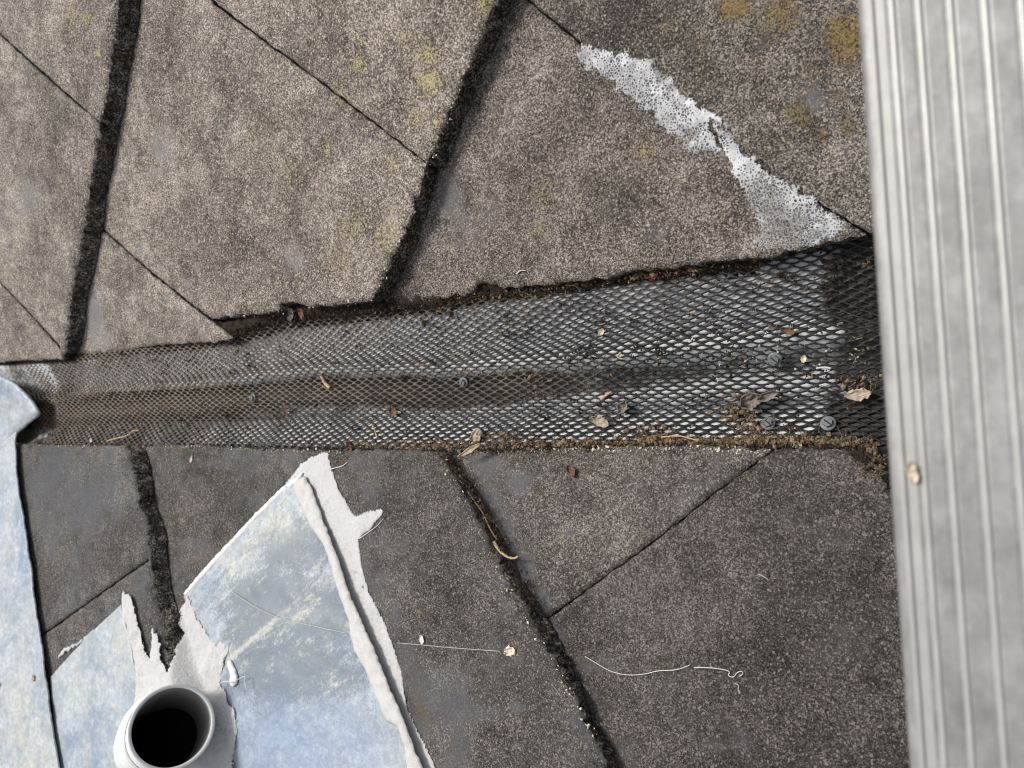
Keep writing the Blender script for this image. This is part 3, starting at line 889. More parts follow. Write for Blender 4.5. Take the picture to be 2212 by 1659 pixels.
# ------------------------------------------------------------------ pipe
print('pipe', RAD, (rim - bp).length, axis)
def lathe(prof, axis_len_seg=64, wob=0):
    V, F = [], []
    n = axis_len_seg
    for (r, z) in prof:
        for k in range(n):
            t = 2 * math.pi * k / n
            rr = r + wob * math.sin(t * 9 + z * 400) * .3
            V.append((rr * math.cos(t), rr * math.sin(t), z))
    for i in range(len(prof) - 1):
        for k in range(n):
            a, b = i * n + k, i * n + (k + 1) % n
            F.append((a, b, b + n, a + n))
    return V, F
rotq = axis.to_track_quat('Z', 'Y')
pipe = thing('vent_pipe', rim - axis * .10, 'short white plastic vent pipe stub, open at the top, at lower left', 'pipe', None, rotq)
V, F = lathe([(RAD, -.10), (RAD, 0), (RAD, .0995), (RAD - .0007, .100), (RAD - .0036, .100), (RAD - .0042, .0993)])
link('pipe_wall', V, F, M_PVC, pipe)
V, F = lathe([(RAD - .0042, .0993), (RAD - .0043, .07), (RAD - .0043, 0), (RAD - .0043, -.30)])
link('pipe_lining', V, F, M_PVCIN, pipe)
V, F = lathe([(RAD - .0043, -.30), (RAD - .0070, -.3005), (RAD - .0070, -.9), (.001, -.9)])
link('dark_bore', V, F, M_SLOT, pipe)  # added black bore, so the depth of the pipe goes dark
V, F = lathe([(RAD + .0005, .057), (RAD + .0030, .0565), (RAD + .0042, .053), (RAD + .0046, .03), (RAD + .006, .020), (RAD + .0075, .013), (RAD + .008, .010), (RAD + .008, .006), (RAD + .008, -.07)])
link('collar', V, F, M_PVC, pipe)

def near_pipe(x, y):
    p = Vector((x, y, hJ(x, y)))
    w = p - bp
    r = (w - axis * w.dot(axis)).length - RAD
    return .012 * math.exp(-max(0, r) / .012)
sheet('sealant_joint', [(267, 1272), (286, 1288), (294, 1318), (302, 1350), (312, 1390), (322, 1419), (327, 1380), (331, 1350), (346, 1376), (350, 1424), (364, 1452), (372, 1420), (380, 1390), (393, 1370), (388, 1330), (393, 1299), (409, 1283),
                        (426, 1329), (444, 1362), (461, 1383), (480, 1386), (499, 1389), (488, 1432), (476, 1466), (494, 1500), (513, 1547), (516, 1588), (508, 1640), (480, 1700), (420, 1740), (330, 1740), (300, 1640), (300, 1540), (296, 1500), (292, 1450), (284, 1398), (268, 1340), (262, 1300)],
      lambda x, y: hJ(x, y) + .0032, .0008, M_SEALF, 'thick white sealant smeared round the pipe and up over both lead pieces', 'sealant', 'white sealant', dome=.0003, rough=.0014, jit=.0026, smooth=0, seed=14, frag=60, step=.003, extra=near_pipe)
sheet('sealant_dab', [(490, 1430), (497, 1424), (503, 1436), (512, 1452), (514, 1476), (505, 1484), (496, 1478), (498, 1455)], lambda x, y: hL2(x, y) + .005, .0015, M_SEAL, 'small torn dab of sealant on the large lead sheet beside the pipe joint', 'sealant', 'white sealant', dome=.001, jit=.0008, seed=15, step=.002)
sheet('sealant_streak', [(258, 1318), (236, 1340), (200, 1372), (170, 1394), (146, 1408), (126, 1428), (128, 1414), (140, 1398), (168, 1386), (200, 1362), (232, 1334)], lambda x, y: hL1(x, y) + .0004, .0016, M_SEALF, 'short white sealant streak along the top edge of the small lead piece', 'sealant', 'white sealant', dome=.0008, jit=.0015, smooth=0, seed=16, step=.002)

# porous white smear on the upper slates
sheet('adhesive_smear', [(1236, 109), (1252, 96), (1274, 93), (1324, 106), (1383, 120), (1425, 145), (1449, 161), (1468, 194), (1506, 216), (1555, 253), (1577, 275), (1596, 306), (1621, 330), (1660, 362), (1700, 395), (1761, 427), (1790, 455), (1836, 484),
                         (1826, 502), (1800, 518), (1760, 534), (1700, 550), (1662, 548), (1640, 533), (1612, 531), (1632, 512), (1638, 495), (1624, 460), (1607, 430), (1593, 395), (1566, 344), (1544, 333), (1506, 325), (1487, 333), (1460, 308), (1424, 265), (1370, 226), (1329, 188), (1255, 142)],
      lambda x, y: PU3.z(x, y) + .0003, .0006, M_ADH, 'long white porous adhesive smear across the slanting joint at upper right', 'adhesive', None, dome=.0003, rough=.0005, jit=.0034, smooth=0, seed=17, step=.0022, crack=([(1537, 262), (1537, 275), (1548, 300), (1562, 330), (1580, 362)], [(1540, 264), (1560, 274), (1584, 290), (1606, 318)]),
      sp=([(1700, 500, 70, 50, .9), (1640, 430, 50, 60, .75)], None, None))

# ------------------------------------------------------------------ screws in the mesh
def surf_z(x, y): return mesh_z(x, y) + .0006
def on_mesh(px, py, up=0):
    p = hit(px, py, mesh_z, -.02); p.z = mesh_z(p.x, p.y) + up
    return p
def tilt_at(p):
    e = .006
    n = Vector(((mesh_z(p.x - e, p.y) - mesh_z(p.x + e, p.y)) / (2 * e), (mesh_z(p.x, p.y - e) - mesh_z(p.x, p.y + e)) / (2 * e), 1)).normalized()
    return n
def screw_mesh():
    out = []
    V, F = lathe([(.0001, .0016), (.0040, .0016), (.0056, .0013), (.0062, .0008), (.0060, 0), (.0001, -.0004)], 28)
    out.append(('washer', V, F, M_SCREW))
    # hexagon head in two halves, a slot between them
    V, F = [], []
    R, g = .0040, .00055
    hexa = [(R * math.cos(k * math.pi / 3), R * math.sin(k * math.pi / 3)) for k in range(6)]
    for s in (1, -1):
        pr = [(R, g), (R / 2, R * .866), (-R / 2, R * .866), (-R, g)] if s > 0 else [(-R, -g), (-R / 2, -R * .866), (R / 2, -R * .866), (R, -g)]
        o = len(V)
        for z, k in ((.0015, 1.0), (.0036, 1.0), (.0041, .9)):
            for x, y in pr: V.append((x * k, (y - s * g) * k + s * g, z))
        for l in range(2):
            for k in range(4):
                a, b = o + l * 4 + k, o + l * 4 + (k + 1) % 4
                F.append((a, b, b + 4, a + 4))
        F.append((o + 8, o + 9, o + 10, o + 11))
    out.append(('hex_head', V, F, M_SCREW))
    V = [(-R * .98, -g, .0022), (R * .98, -g, .0022), (R * .98, g, .0022), (-R * .98, g, .0022)]
    out.append(('slot', V, [(0, 1, 2, 3)], M_SLOT))
    return out
SCREWS = [(1675, 776, -48, 1.0, 'grey slotted screw in the mesh, the uppermost of those near the rail'),
          (1661, 915, -40, 1.0, 'grey slotted hex screw near the rail beside the brown crumb heap'),
          (1790, 915, -40, 1.05, 'grey slotted hex screw nearest the aluminium rail'),
          (1004, 826, 75, .95, 'dull screw in the middle of the mesh, right of the thin pale twig'),
          (549, 860, 70, .95, 'small dull screw in the left half of the mesh')]
sproto = None
for (px, py, az, s, lab) in SCREWS:
    p = on_mesh(px, py, .0018)
    q = tilt_at(p).to_track_quat('Z', 'Y') @ Matrix.Rotation(R_(az), 3, 'Z').to_quaternion()
    t = thing('mesh_screw', p, lab, 'screw', 'screws holding the mesh', q)
    t.scale = (s, s, s)
    if sproto is None:
        for (nm, V, F, mt) in screw_mesh(): link(nm, V, F, mt, t, smooth=(nm == 'washer'))
        sproto = t
    else:
        for c in sproto.children:
            d = c.copy(); COL.objects.link(d); d.parent = t

# ------------------------------------------------------------------ dead leaves, twigs, threads
def leaf(name, px, py, w, h, ang, hf, mat, label, curl=.3, seed=0, lift=.002, cat='leaf', jag=.30, group='dead leaves and bits'):
    """a curled, torn leaf: w, h in metres"""
    p = hit(px, py, hf, -.01)
    N, Mr = 12, 22
    V, F = [], []
    for i in range(N + 1):
        u = -1 + 2 * i / N
        env = max(.05, (1 - abs(u) ** 2.2)) ** .7
        for k in range(Mr + 1):
            v = -1 + 2 * k / Mr
            e = env * (1 + jag * noise.noise((u * 3.3, math.copysign(1, v) * 2, seed)) + jag * .6 * noise.noise((u * 9, math.copysign(1, v) * 2, seed + 4)))
            x = u * w / 2 * (1 + .06 * noise.noise((v * 3, 0, seed))); y = v * e * h / 2
            x += .10 * w * noise.noise((v * 4, u * 2, seed + 8)); y += .16 * h * noise.noise((u * 3.4, v, seed + 6)) + .10 * h * u * math.sin(seed)
            z = curl * h * (v * v * .7 + .45 * u * u) + .24 * h * noise.noise((u * 2.4, v * 2.4, seed + 2)) - abs(v) ** .5 * .03 * h
            V.append((x, y, z))
    for i in range(N):
        for k in range(Mr):
            a = i * (Mr + 1) + k
            F.append((a, a + Mr + 1, a + Mr + 2, a + 1))
    o = link(name, V, F, mat)
    sdf = o.modifiers.new('thickness', 'SOLIDIFY'); sdf.thickness = .0004
    o.location = (p.x, p.y, hf(p.x, p.y) + lift)
    o.rotation_euler = (.25 * noise.noise((seed, 1, 1)), .25 * noise.noise((seed, 2, 1)), R_(ang))
    return tag(o, label, cat, group)

def tube(name, pts, r0, r1, mat, label, cat, group=None, seg=6, wob=0):
    P = smooth_poly(pts, False, 2)
    V, F = [], []
    n = len(P)
    for i, p in enumerate(P):
        t = (P[min(n - 1, i + 1)] - P[max(0, i - 1)]).normalized()
        a = t.cross(Vector((0, 0, 1))).normalized(); b = a.cross(t)
        r = r0 + (r1 - r0) * i / (n - 1)
        r *= 1 + wob * noise.noise((i * .7, 3, 1))
        for k in range(seg):
            c = 2 * math.pi * k / seg
            V.append(tuple(p + a * (r * math.cos(c)) + b * (r * math.sin(c))))
    for i in range(n - 1):
        for k in range(seg):
            a, b = i * seg + k, i * seg + (k + 1) % seg
            F.append((a, b, b + seg, a + seg))
    F.append(tuple(range(seg))[::-1]); F.append(tuple(range((n - 1) * seg, n * seg)))
    o = link(name, V, F, mat)
    recentre(o)
    return tag(o, label, cat, group)

def path(D, hf, lift):
    out = []
    for i, d in enumerate(D):
        p = hit(d[0], d[1], hf, -.01)
        out.append(Vector((p.x, p.y, hf(p.x, p.y) + lift + (d[2] if len(d) > 2 else 0))))
    return out
pl = lambda P: (lambda x, y: P.z(x, y))
hL3, hU3, hU2 = pl(PL3), pl(PU3), pl(PU2)

leaf('dead_leaf', 769, 964, .013, .010, 60, mesh_z, M_LEAFB, 'rust brown dead leaf standing at the mesh edge above the sealant tip', .35, 1, .010)
leaf('dead_leaf', 1034, 940, .016, .013, 20, mesh_z, M_LEAFP, 'tan square dead leaf on the mesh above the curled pale strip', .12, 2, .004)
leaf('curled_leaf', 1020, 972, .030, .0050, 28, lambda x, y: .004, M_LEAFP, 'long pale curled leaf strip where the lower tail edge meets the mesh', .5, 3, .004)
leaf('curled_leaf', 1628, 866, .018, .014, 40, mesh_z, M_LEAFG, 'grey curled leaf fragment left of the screw, joined tip to the rolled one', .5, 4, .006)
leaf('rolled_leaf', 1664, 856, .018, .007, 24, mesh_z, M_LEAFG, 'rolled grey green leaf on the mesh above the hex screw', .6, 5, .007)
leaf('dead_leaf', 1856, 852, .019, .010, 8, mesh_z, M_LEAFP, 'ragged pale leaf on the mesh against the aluminium rail', .15, 6, .006, jag=.35)
leaf('dead_leaf', 643, 682, .017, .009, 78, mesh_z, M_LEAFG, 'brown leaf hanging out from under the broken slate edge', .25, 7, .010)
leaf('dead_leaf', 664, 680, .014, .008, 115, mesh_z, M_LEAFB, 'darker leaf beside the hanging one under the broken slate edge', .3, 8, .009)
leaf('dead_leaf', 1421, 597, .011, .007, 50, mesh_z, M_LEAFR, 'dark red leaf caught under the upper slate edge', .3, 9, .010)
leaf('dead_leaf', 1452, 578, .010, .007, 20, mesh_z, M_LEAFP, 'small pinkish leaf at the upper slate edge right of the dark red one', .2, 10, .012)
leaf('dead_leaf', 1350, 880, .013, .010, 70, mesh_z, M_LEAFG, 'crumpled brown leaf scrap in the lower right part of the mesh', .5, 11, .004)
leaf('dead_leaf', 855, 888, .012, .009, 10, mesh_z, M_LEAFB, 'reddish brown scrap of leaf on the mesh below the middle screw', .3, 12, .003)
leaf('dead_leaf', 625, 884, .013, .006, 5, mesh_z, M_LEAFB, 'thin reddish leaf scrap on the mesh below the left screw', .3, 13, .003)
leaf('dead_leaf', 1238, 1017, .012, .008, 110, hL3, M_LEAFB, 'orange brown dead leaf lying on the dark slate below the mesh', .3, 14, .003)
leaf('dead_leaf', 1300, 910, .020, .010, -25, mesh_z, M_LEAFP, 'frayed tan tuft on the bright lower part of the mesh', .3, 15, .003, jag=.4)
leaf('pale_flake', 415, 992, .010, .0045, 75, hL2, M_CRUMB, 'cream flake on the dark slate under the mesh at left', .2, 16, .0012, 'flake')
leaf('pale_flake', 1103, 1406, .013, .010, 30, hL2, M_CRUMB, 'cream crumb on the slate near the lower tail edge', .15, 17, .0012, 'flake', .35)
leaf('pale_flake', 912, 1381, .009, .006, 120, hL2, M_SEAL, 'white fleck on the slate beside the sealant band', .15, 18, .001, 'flake', .4)
leaf('seed_husk', 80, 1462, .0085, .0055, 95, hStrip, M_CRUMB, 'tan seed husk on the lead strip at lower left', .5, 19, .004, 'seed')
leaf('seed_husk', 3, 1706 - 228, .009, .006, 60, hStrip, M_CRUMB, 'tan seed husk cut by the left picture edge', .5, 20, .004, 'seed')
leaf('red_seed', 1712, 924, .0032, .0028, 0, mesh_z, M_LEAFR, 'tiny red seed between the two lower screws', .6, 21, .002, 'seed')
leaf('pale_flake', 1738, 776, .006, .004, 80, mesh_z, M_CRUMB, 'small cream flake on the mesh right of the uppermost screw', .3, 22, .003, 'flake', .3)
leaf('pale_flake', 1730, 962, .009, .005, -40, mesh_z, M_CRUMB, 'cream flake by the lower slate edge below the two hex screws', .3, 23, .008, 'flake', .3)
leaf('pale_flake', 1303, 735 - 17, .007, .005, 70, mesh_z, M_CRUMB, 'cream beech scale on the upper right part of the mesh', .4, 24, .003, 'flake', .3)
leaf('pale_flake', 200, 951, .007, .006, 10, hL1, M_CRUMB, 'pale crumb on the mesh edge above the first dark slate', .2, 25, .002, 'flake', .3)
leaf('catkin', 1705, 716, .012, .005, -25, mesh_z, M_LEAFB, 'dark brown bud scale on the mesh above the uppermost screw', .7, 26, .004, 'bud')

GT = 'twigs and stalks'
tube('twig', path([(696, 812), (701, 818), (705, 828), (716, 838)], mesh_z, .0025), .0018, .0026, M_TWIG, 'short forked pale twig in the middle of the mesh', 'twig', GT, wob=.3)
tube('twig', path([(1424, 759), (1320 + 4, 846), (1312, 854), (1302, 862)][1:], mesh_z, .003), .0008, .0022, M_TWIG, 'cream split stalk on the mesh right of centre', 'twig', GT, wob=.3)
tube('twig', path([(240, 952), (262, 946), (282, 942), (298, 928), (308, 930)], lambda x, y: max(mesh_z(x, y), -.012), .006), .0012, .0008, M_TWIG, 'curved straw coloured twig at the lower mesh edge near the left end', 'twig', GT)
tube('twig', path([(1432, 944), (1470, 940), (1500, 948), (1512, 952)], lambda x, y: -.008, .004), .0008, .0005, M_TWIG, 'thin straw stalk along the lower edge of the mesh', 'twig', GT)
tube('twig', path([(1344, 762), (1334, 772), (1348, 776)], mesh_z, .003), .0012, .0007, M_TWIG, 'tiny hooked stalk right of the mesh middle', 'twig', GT)
tube('twig', path([(1765, 796), (1782, 793), (1797, 796)], mesh_z, .004), .0008, .0008, M_THREAD, 'white ringed stalk near the rail, above its orange tip', 'twig', GT)
tube('twig', path([(808, 915), (815, 930), (820, 945)], mesh_z, .004), .0006, .0009, M_TWIG, 'fine upright stalk on the lower mesh edge', 'twig', GT)
tube('root_fibre', path([(1072, 1168), (1080, 1184), (1092, 1196), (1104, 1203), (1117, 1205), (1124, 1200)], lambda x, y: PL3.z(x, y) + .010, .004), .0020, .0009, M_TWIG, 'frayed pale root fibre caught on the lower tail edge', 'fibre', GT, wob=.5)
tube('root_fibre', path([(1012, 1060), (1030, 1086), (1046, 1106), (1060, 1140), (1076, 1165)], lambda x, y: PL3.z(x, y) + .012, .002), .0010, .0008, M_LITTER, 'brown root running down the lower tail edge', 'fibre', GT, wob=.5)
GH = 'fine threads'
tube('thread', path([(1265, 1417), (1290, 1432), (1320, 1450), (1355, 1458), (1392, 1456), (1425, 1447), (1452, 1448), (1480, 1441), (1492, 1435)], hL3, .0012), .00042, .00042, M_THREAD, 'long pale thread curving across the large lower right slate', 'thread', GH, 5)
tube('thread', path([(1500, 1441), (1530, 1441), (1560, 1444), (1580, 1450), (1572, 1458), (1586, 1463), (1592, 1452), (1604, 1448), (1606, 1455), (1598, 1460)], hL3, .0012), .00045, .00040, M_THREAD, 'frizzy pale thread end just right of the long thread', 'thread', GH, 5)
tube('thread', path([(1588, 1475), (1598, 1480), (1594, 1488), (1600, 1496)], hL3, .001), .0003, .0003, M_THREAD, 'tiny curled thread scrap under the frizzy end', 'thread', GH, 5)
tube('thread', path([(860, 1388), (920, 1393), (980, 1399), (1082, 1406)], hL2, .0012), .00028, .00028, M_THREAD, 'straight fine thread on the slate ending at the cream crumb', 'thread', GH, 5)
tube('thread', path([(500, 1276), (540, 1304), (600, 1335), (680, 1352), (752, 1368)], lambda x, y: hL2(x, y) + .006, .001), .00030, .00028, M_THREAD, 'fine thread lying across the scratched lead sheet', 'thread', GH, 5)
tube('thread', path([(716, 1013), (744, 1006), (752, 997)], hL2, .0012), .0007, .0003, M_SEAL, 'pulled white sealant string reaching right from the top of the sealant band', 'thread', GH, 5)
tube('thread', path([(778, 1163), (800, 1148), (816, 1136), (830, 1120)], hL2, .0012), .0006, .0003, M_SEAL, 'white sealant string beneath the short spur', 'thread', GH, 5)
tube('thread', path([(1640, 1240), (1652, 1246), (1660, 1252)], hL3, .0008), .0003, .0003, M_THREAD, 'tiny pale hair alone on the right part of the lower right slate', 'thread', GH, 5)
tube('thread', path([(476, 1490), (484, 1468), (510, 1472), (536, 1455), (534, 1470), (540, 1490)], lambda x, y: hL2(x, y) + .008, .004), .0005, .0004, M_SEAL, 'looped sealant string beside the pipe joint', 'thread', GH, 5)
tube('thread', path([(1240, 590), (1170, 1000)][:0] + [(1118, 592), (1126, 584), (1136, 585)], hU3, .0012), .0009, .0004, M_THREAD, 'short white fibre on the slate above the wavy broken edge', 'thread', GH, 5)

# ------------------------------------------------------------------ leaf mould, crumbs and moss: nobody could count them
def crumbs(name, spec, mats, seed, fib=.0):
    rs = random.Random(seed)
    V, F, fm = [], [], []
    for (px, py, spread, n, hf, lo, hi, r0, r1, mi) in spec:
        for _ in range(n):
            x, y = rs.gauss(px, spread[0]), rs.gauss(py, spread[1])
            p = hit2(x, y, hf)
            z = hf(p.x, p.y) + rs.uniform(lo, hi)
            r = rs.uniform(r0, r1) * (rs.random() ** .7 + .25)
            c = Vector((p.x, p.y, z))
            o = len(V)
            if rs.random() < fib:                       # a fibre
                d = Vector((rs.gauss(0, 1), rs.gauss(0, 1), rs.gauss(0, .5))).normalized() * r * rs.uniform(2, 5)
                a = d.cross(Vector((0, 0, 1))).normalized() * r * .12
                mid = c + Vector((rs.gauss(0, r), rs.gauss(0, r), rs.gauss(0, r * .5)))
                up = Vector((0, 0, r * .12))
                for q in (c - d, mid, c + d):
                    V += [tuple(q - a), tuple(q + a), tuple(q + up)]
                for s in (0, 3):
                    for k in range(3):
                        F.append((o + s + k, o + s + (k + 1) % 3, o + s + 3 + (k + 1) % 3, o + s + 3 + k)); fm.append(mi)
                continue
            e = (rs.uniform(.5, 1.5), rs.uniform(.5, 1.5), rs.uniform(.25, .8))
            rot = Matrix.Rotation(rs.uniform(0, 6.28), 3, 'Z') @ Matrix.Rotation(rs.gauss(0, .6), 3, 'X')
            for q in OCT:
                v = Vector((q[0] * e[0], q[1] * e[1], q[2] * e[2])) * r * rs.uniform(.7, 1.25)
                V.append(tuple(c + rot @ v))
            for f in OCTF: F.append(tuple(o + k for k in f)); fm.append(mi)
    return link(name, V, F, mats, smooth=False, fmat=fm)
OCT = [(1, 0, 0), (0, 1, 0), (-1, 0, 0), (0, -1, 0), (0, 0, 1), (0, 0, -1)]
OCTF = [(0, 1, 4), (1, 2, 4), (2, 3, 4), (3, 0, 4), (1, 0, 5), (2, 1, 5), (3, 2, 5), (0, 3, 5)]
def hit2(px, py, hf):
    p = Plane(-.012, 0, 0).at(px, py)
    for _ in range(4): p = Plane(hf(p.x, p.y), 0, 0).at(px, py)
    return p
def run(P, every, spread, n, *rest):
    out = []
    for a, b in zip(P[:-1], P[1:]):
        L = math.hypot(b[0] - a[0], b[1] - a[1]); k = max(1, int(L / every))
        for i in range(k):
            f = (i + .5) / k
            out.append((a[0] + (b[0] - a[0]) * f, a[1] + (b[1] - a[1]) * f, spread, n) + rest)
    return out

def soil_bank(P, hf, w, h, seed):               # dark mould packed under the upper slate edge
    V, F = [], []
    L = resample([hit2(x, y, hf) for x, y in P], .003)
    K = 9
    for i, p in enumerate(L):
        for k in range(K):
            f = k / (K - 1)
            y = p.y + w * (.5 - f)
            z = mesh_z(p.x, p.y) + h * math.sin(math.pi * min(1, .15 + f)) ** .8 + .0045 * fbm(p.x, y, 130, seed) - .004 * f
            V.append((p.x, y, z))
    for i in range(len(L) - 1):
        for k in range(K - 1):
            a = i * K + k
            F.append((a, a + 1, a + K + 1, a + K))
    return V, F
V, F = soil_bank([(455, 714), (500, 722), (560, 700), (640, 676), (720, 674), (820, 662), (940, 655), (1040, 634), (1100, 630), (1260, 612), (1360, 592), (1480, 580), (1640, 556)], mesh_z, .030, .009, 2)
tag(link('leaf_mould', V, F, M_SOIL), 'dark leaf mould packed under the broken upper slate edge', 'debris', None, 'stuff')

mz = mesh_z
LM = [M_LITTER, M_SOIL, M_CRUMB]
spec = run([(470, 718), (530, 716), (620, 690), (700, 680), (800, 670), (900, 660), (1040, 632), (1250, 612), (1480, 582), (1700, 545)], 8, (8, 7), 22, mz, .000, .011, .0008, .0026, 1)
spec += run([(560, 690), (700, 672), (800, 662), (1000, 645), (1250, 616), (1340, 600), (1420, 590), (1520, 578), (1660, 556)], 10, (10, 8), 9, mz, .001, .011, .0006, .0018, 0)
spec += run([(1370, 598), (1440, 586), (1520, 578)], 8, (8, 6), 12, mz, .004, .012, .0007, .0020, 0)
tag(crumbs('upper_litter', spec, LM, 5, .22), 'brown crumbs and fibres along the upper edge of the mesh', 'debris', None, 'stuff')
spec = run([(640, 972), (780, 968), (900, 974), (980, 976)], 10, (8, 4), 8, mz, .001, .014, .0006, .0018, 1)
spec += run([(770, 966), (860, 962), (1000, 962), (1100, 962), (1250, 958), (1400, 956), (1560, 954), (1700, 950), (1840, 956), (1900, 965)], 7, (7, 7), 17, mz, .002, .014, .0006, .0021, 0)
spec += run([(1000, 966), (1200, 964), (1400, 962), (1600, 962), (1860, 975)], 9, (7, 5), 12, mz, .002, .013, .0006, .0020, 1)
spec += [(1110, 945, (26, 12), 120, mz, .001, .01, .0006, .002, 0), (1410, 935, (34, 14), 150, mz, .001, .01, .0006, .002, 0), (1610, 905, (22, 22), 190, mz, .0015, .008, .0006, .0022, 0),
         (1640, 925, (20, 10), 90, mz, .0015, .008, .0006, .0022, 0), (1575, 885, (16, 14), 70, mz, .001, .006, .0006, .0018, 0), (1165, 850, (24, 20), 90, mz, .001, .006, .0006, .002, 0), (1160, 880, (22, 16), 60, mz, .001, .005, .0006, .0018, 1),
         (1760, 965, (40, 10), 100, mz, .002, .012, .0007, .0022, 1), (1860, 830, (20, 14), 60, mz, .001, .006, .0006, .0016, 0)]
tag(crumbs('lower_litter', spec, LM, 6, .3), 'brown crumbs, roots and fibres along the lower edge of the mesh', 'debris', None, 'stuff')
spec = []
rs = random.Random(11)
for _ in range(700):
    px = rs.uniform(90, 1890); f = rs.random()
    y0 = np.interp(px, [p[0] for p in EU], [p[1] for p in EU]); y1 = np.interp(px, [p[0] for p in EL], [p[1] for p in EL])
    spec.append((px, y0 + (y1 - y0) * f, (5, 3.5), rs.choice((2, 3, 5, 9)), mz, .000, .003, .0005, rs.choice((.0012, .0016, .0024)), rs.choice((0, 1, 1, 1, 1))))
spec += run([(108, 800), (112, 880), (114, 950)], 8, (4, 6), 10, mz, .000, .004, .0006, .0020, 1) + run([(150, 850), (230, 870), (330, 890)], 9, (14, 10), 5, mz, 0, .003, .0006, .0016, 0)
spec += [(1800, 590, (20, 26), 130, mz, .000, .006, .0006, .002, 1), (1260, 770, (20, 12), 60, mz, 0, .004, .0006, .002, 1), (1380, 790, (90, 26), 130, mz, -.004, .003, .0006, .002, 1),
         (1600, 770, (90, 30), 110, mz, -.004, .003, .0006, .002, 1)]
for _ in range(60): spec.append((rs.uniform(1450, 1860), rs.gauss(735, 40), (6, 3), 3, mz, .0, .0015, .0004, .0011, 3))
tag(crumbs('mesh_litter', spec, LM + [M_SEAL2], 7, .3), 'scattered brown crumbs and stalks lying on the mesh', 'debris', None, 'stuff')
hE = lambda x, y: PL3.z(x, y) + .004
spec = run([(965, 985), (990, 1010), (1020, 1050), (1055, 1105), (1090, 1170), (1125, 1240), (1170, 1320)], 8, (7, 6), 16, hE, .0, .014, .0006, .0017, 1)
spec += run([(965, 985), (1000, 1015), (1050, 1095), (1090, 1165)], 10, (6, 6), 8, hE, .002, .014, .0006, .0016, 0)
spec += run([(1170, 1320), (1240, 1470), (1330, 1650)], 12, (6, 7), 6, hE, -.002, .010, .0006, .0014, 1)
for J, hf in (([(0, 75), (213, 264)], pl(PU1)), ([(455, 2), (680, 167), (920, 351)], hU2), ([(232, 505), (400, 648), (453, 688)], hU2), ([(1143, 4), (1250, 90)], hU3), ([(1620, 332), (1700, 398), (1866, 504)], hU3),
              ([(1668, 975), (1562, 1050), (1443, 1146), (1185, 1335)], hL3), ([(318, 1210), (200, 1294), (100, 1366)], hL1)):
    spec += run(J, 9, (3, 2.2), 4, hf, -.006, .0002, .0006, .0016, 1)
spec += [(1860, 985, (14, 12), 80, hE, -.01, .006, .0007, .002, 1), (1890, 1010, (14, 16), 70, hE, -.01, .004, .0007, .002, 0)]
tag(crumbs('edge_litter', spec, LM, 8, .45), 'dark root fibres and crumbs clinging to the lower tail edge', 'debris', None, 'stuff')
# loose pale sand along the slate edges
spec = run([(60, 962), (270, 964), (349, 962), (600, 973), (740, 976)], 10, (9, 2), 3, lambda x, y: hL2(x, y) if x > LL1[0] else hL1(x, y), -.002, .0008, .0004, .0013, 2)
spec += run([(1020, 977), (1164, 971), (1505, 967), (1660, 976)], 10, (9, 4), 3, hL3, -.001, .0008, .0004, .0014, 2)
spec += run([(950, 995), (1008, 1095), (1080, 1240), (1178, 1411), (1287, 1610)], 14, (7, 9), 3, hL2, -.001, .0008, .0004, .0012, 2)
spec += run([(250, 10), (215, 246), (177, 474), (143, 684)], 14, (4, 9), 3, pl(PU1), -.002, .0006, .0005, .0014, 2)
spec += run([(1060, 15), (974, 224), (903, 409), (812, 630)], 14, (4, 9), 3, hU2, -.002, .0006, .0004, .0012, 2)
spec += run([(500, 684), (700, 662), (808, 645)], 12, (8, 3), 3, hU2, -.002, .0006, .0004, .0012, 2)
tag(crumbs('sand_grains', spec, LM, 9, 0), 'loose pale sand grains along the slate edges', 'grit', None, 'stuff')

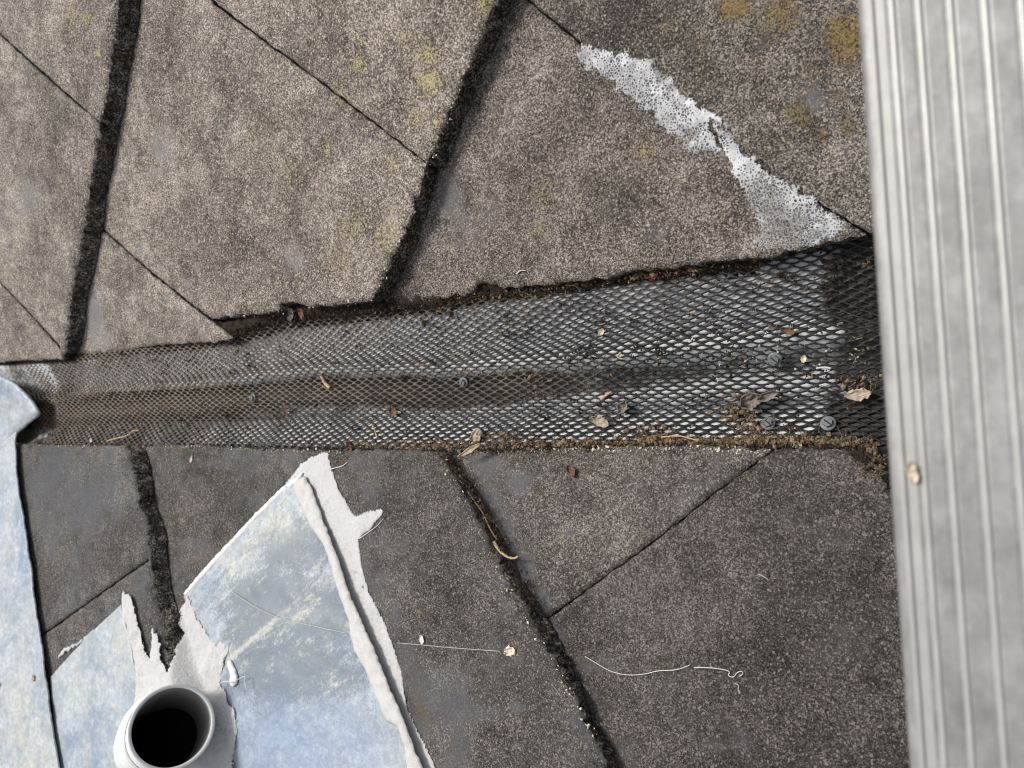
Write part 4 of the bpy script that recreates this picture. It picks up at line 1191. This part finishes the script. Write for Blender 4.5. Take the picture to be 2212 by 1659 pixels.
# ------------------------------------------------------------------ the ribbed aluminium rail close to the camera
ZR = .345
RP = Plane(ZR, 0, 0)
e0, e1 = RP.at(1851, 0), RP.at(1964, 1659)
ydir = (e0 - e1).normalized()
xdir = Vector((ydir.y, -ydir.x, 0))
prof = [(0, -.026), (0, -.003), (.0007, -.0010), (.0020, 0)]
def flat(x0, x1):
    prof.append((x0, 0)); prof.append((x1, 0))
rib = [2]
prof += [(.0034, .0006), (.0050, .0006), (.0056, -.0004)]
pos = [.0113, .0197, .0293, .0394, .0497, .0606, .0700, .0795]
for p in pos:
    rib.append(len(prof)); prof += [(p - .0026, -.0004), (p - .0018, -.00055), (p - .0010, -.0005), (p - .0007, .0001), (p + .0006, .0001), (p + .0009, -.00045), (p + .0014, -.0005), (p + .0018, -.0004)]
prof += [(.0880, -.0004), (.0890, -.003), (.0890, -.026), (.0868, -.026), (.0868, -.0035), (.0022, -.0035), (.0022, -.026)]
V, F = [], []
n = len(prof)
for s in (-.75, .75):
    for (a, b) in prof: V.append((a, s, b))
for k in range(n):
    j = (k + 1) % n
    F.append((k, j, n + j, n + k))
fm = [0] * n
for r in rib[1:]:
    for k in range(5): fm[r + k] = 1 if 2 <= k <= 4 else 0
for k in range(4, 7): fm[k] = 1
rail = link('aluminium_rail', V, F, [M_ALU, M_ALUR], smooth=False, fmat=fm)
mid = (e0 + e1) / 2
mm = Matrix((xdir, ydir, Vector((0, 0, 1)))).transposed().to_4x4()
mm.translation = mid
rail.matrix_world = mm
bv = rail.modifiers.new('soft_edges', 'BEVEL'); bv.width = .0003; bv.segments = 2; bv.limit_method = 'ANGLE'
tag(rail, 'pale ribbed aluminium rail passing close to the camera along the right edge', 'rail')

leaf('dried_dropping', 1971, 1020, .0030, .0075, 12, lambda x, y: ZR + .0002, M_CRUMB, 'small cream dropping on the ribbed aluminium rail', .10, 41, .0006, 'dropping', .4, None)
# ------------------------------------------------------------------ tip the whole roof to its real slope
bpy.context.view_layer.update()
for o in list(COL.objects):
    if o.parent is None and o not in (cam, sun):
        o.matrix_world = ROOF @ o.matrix_world
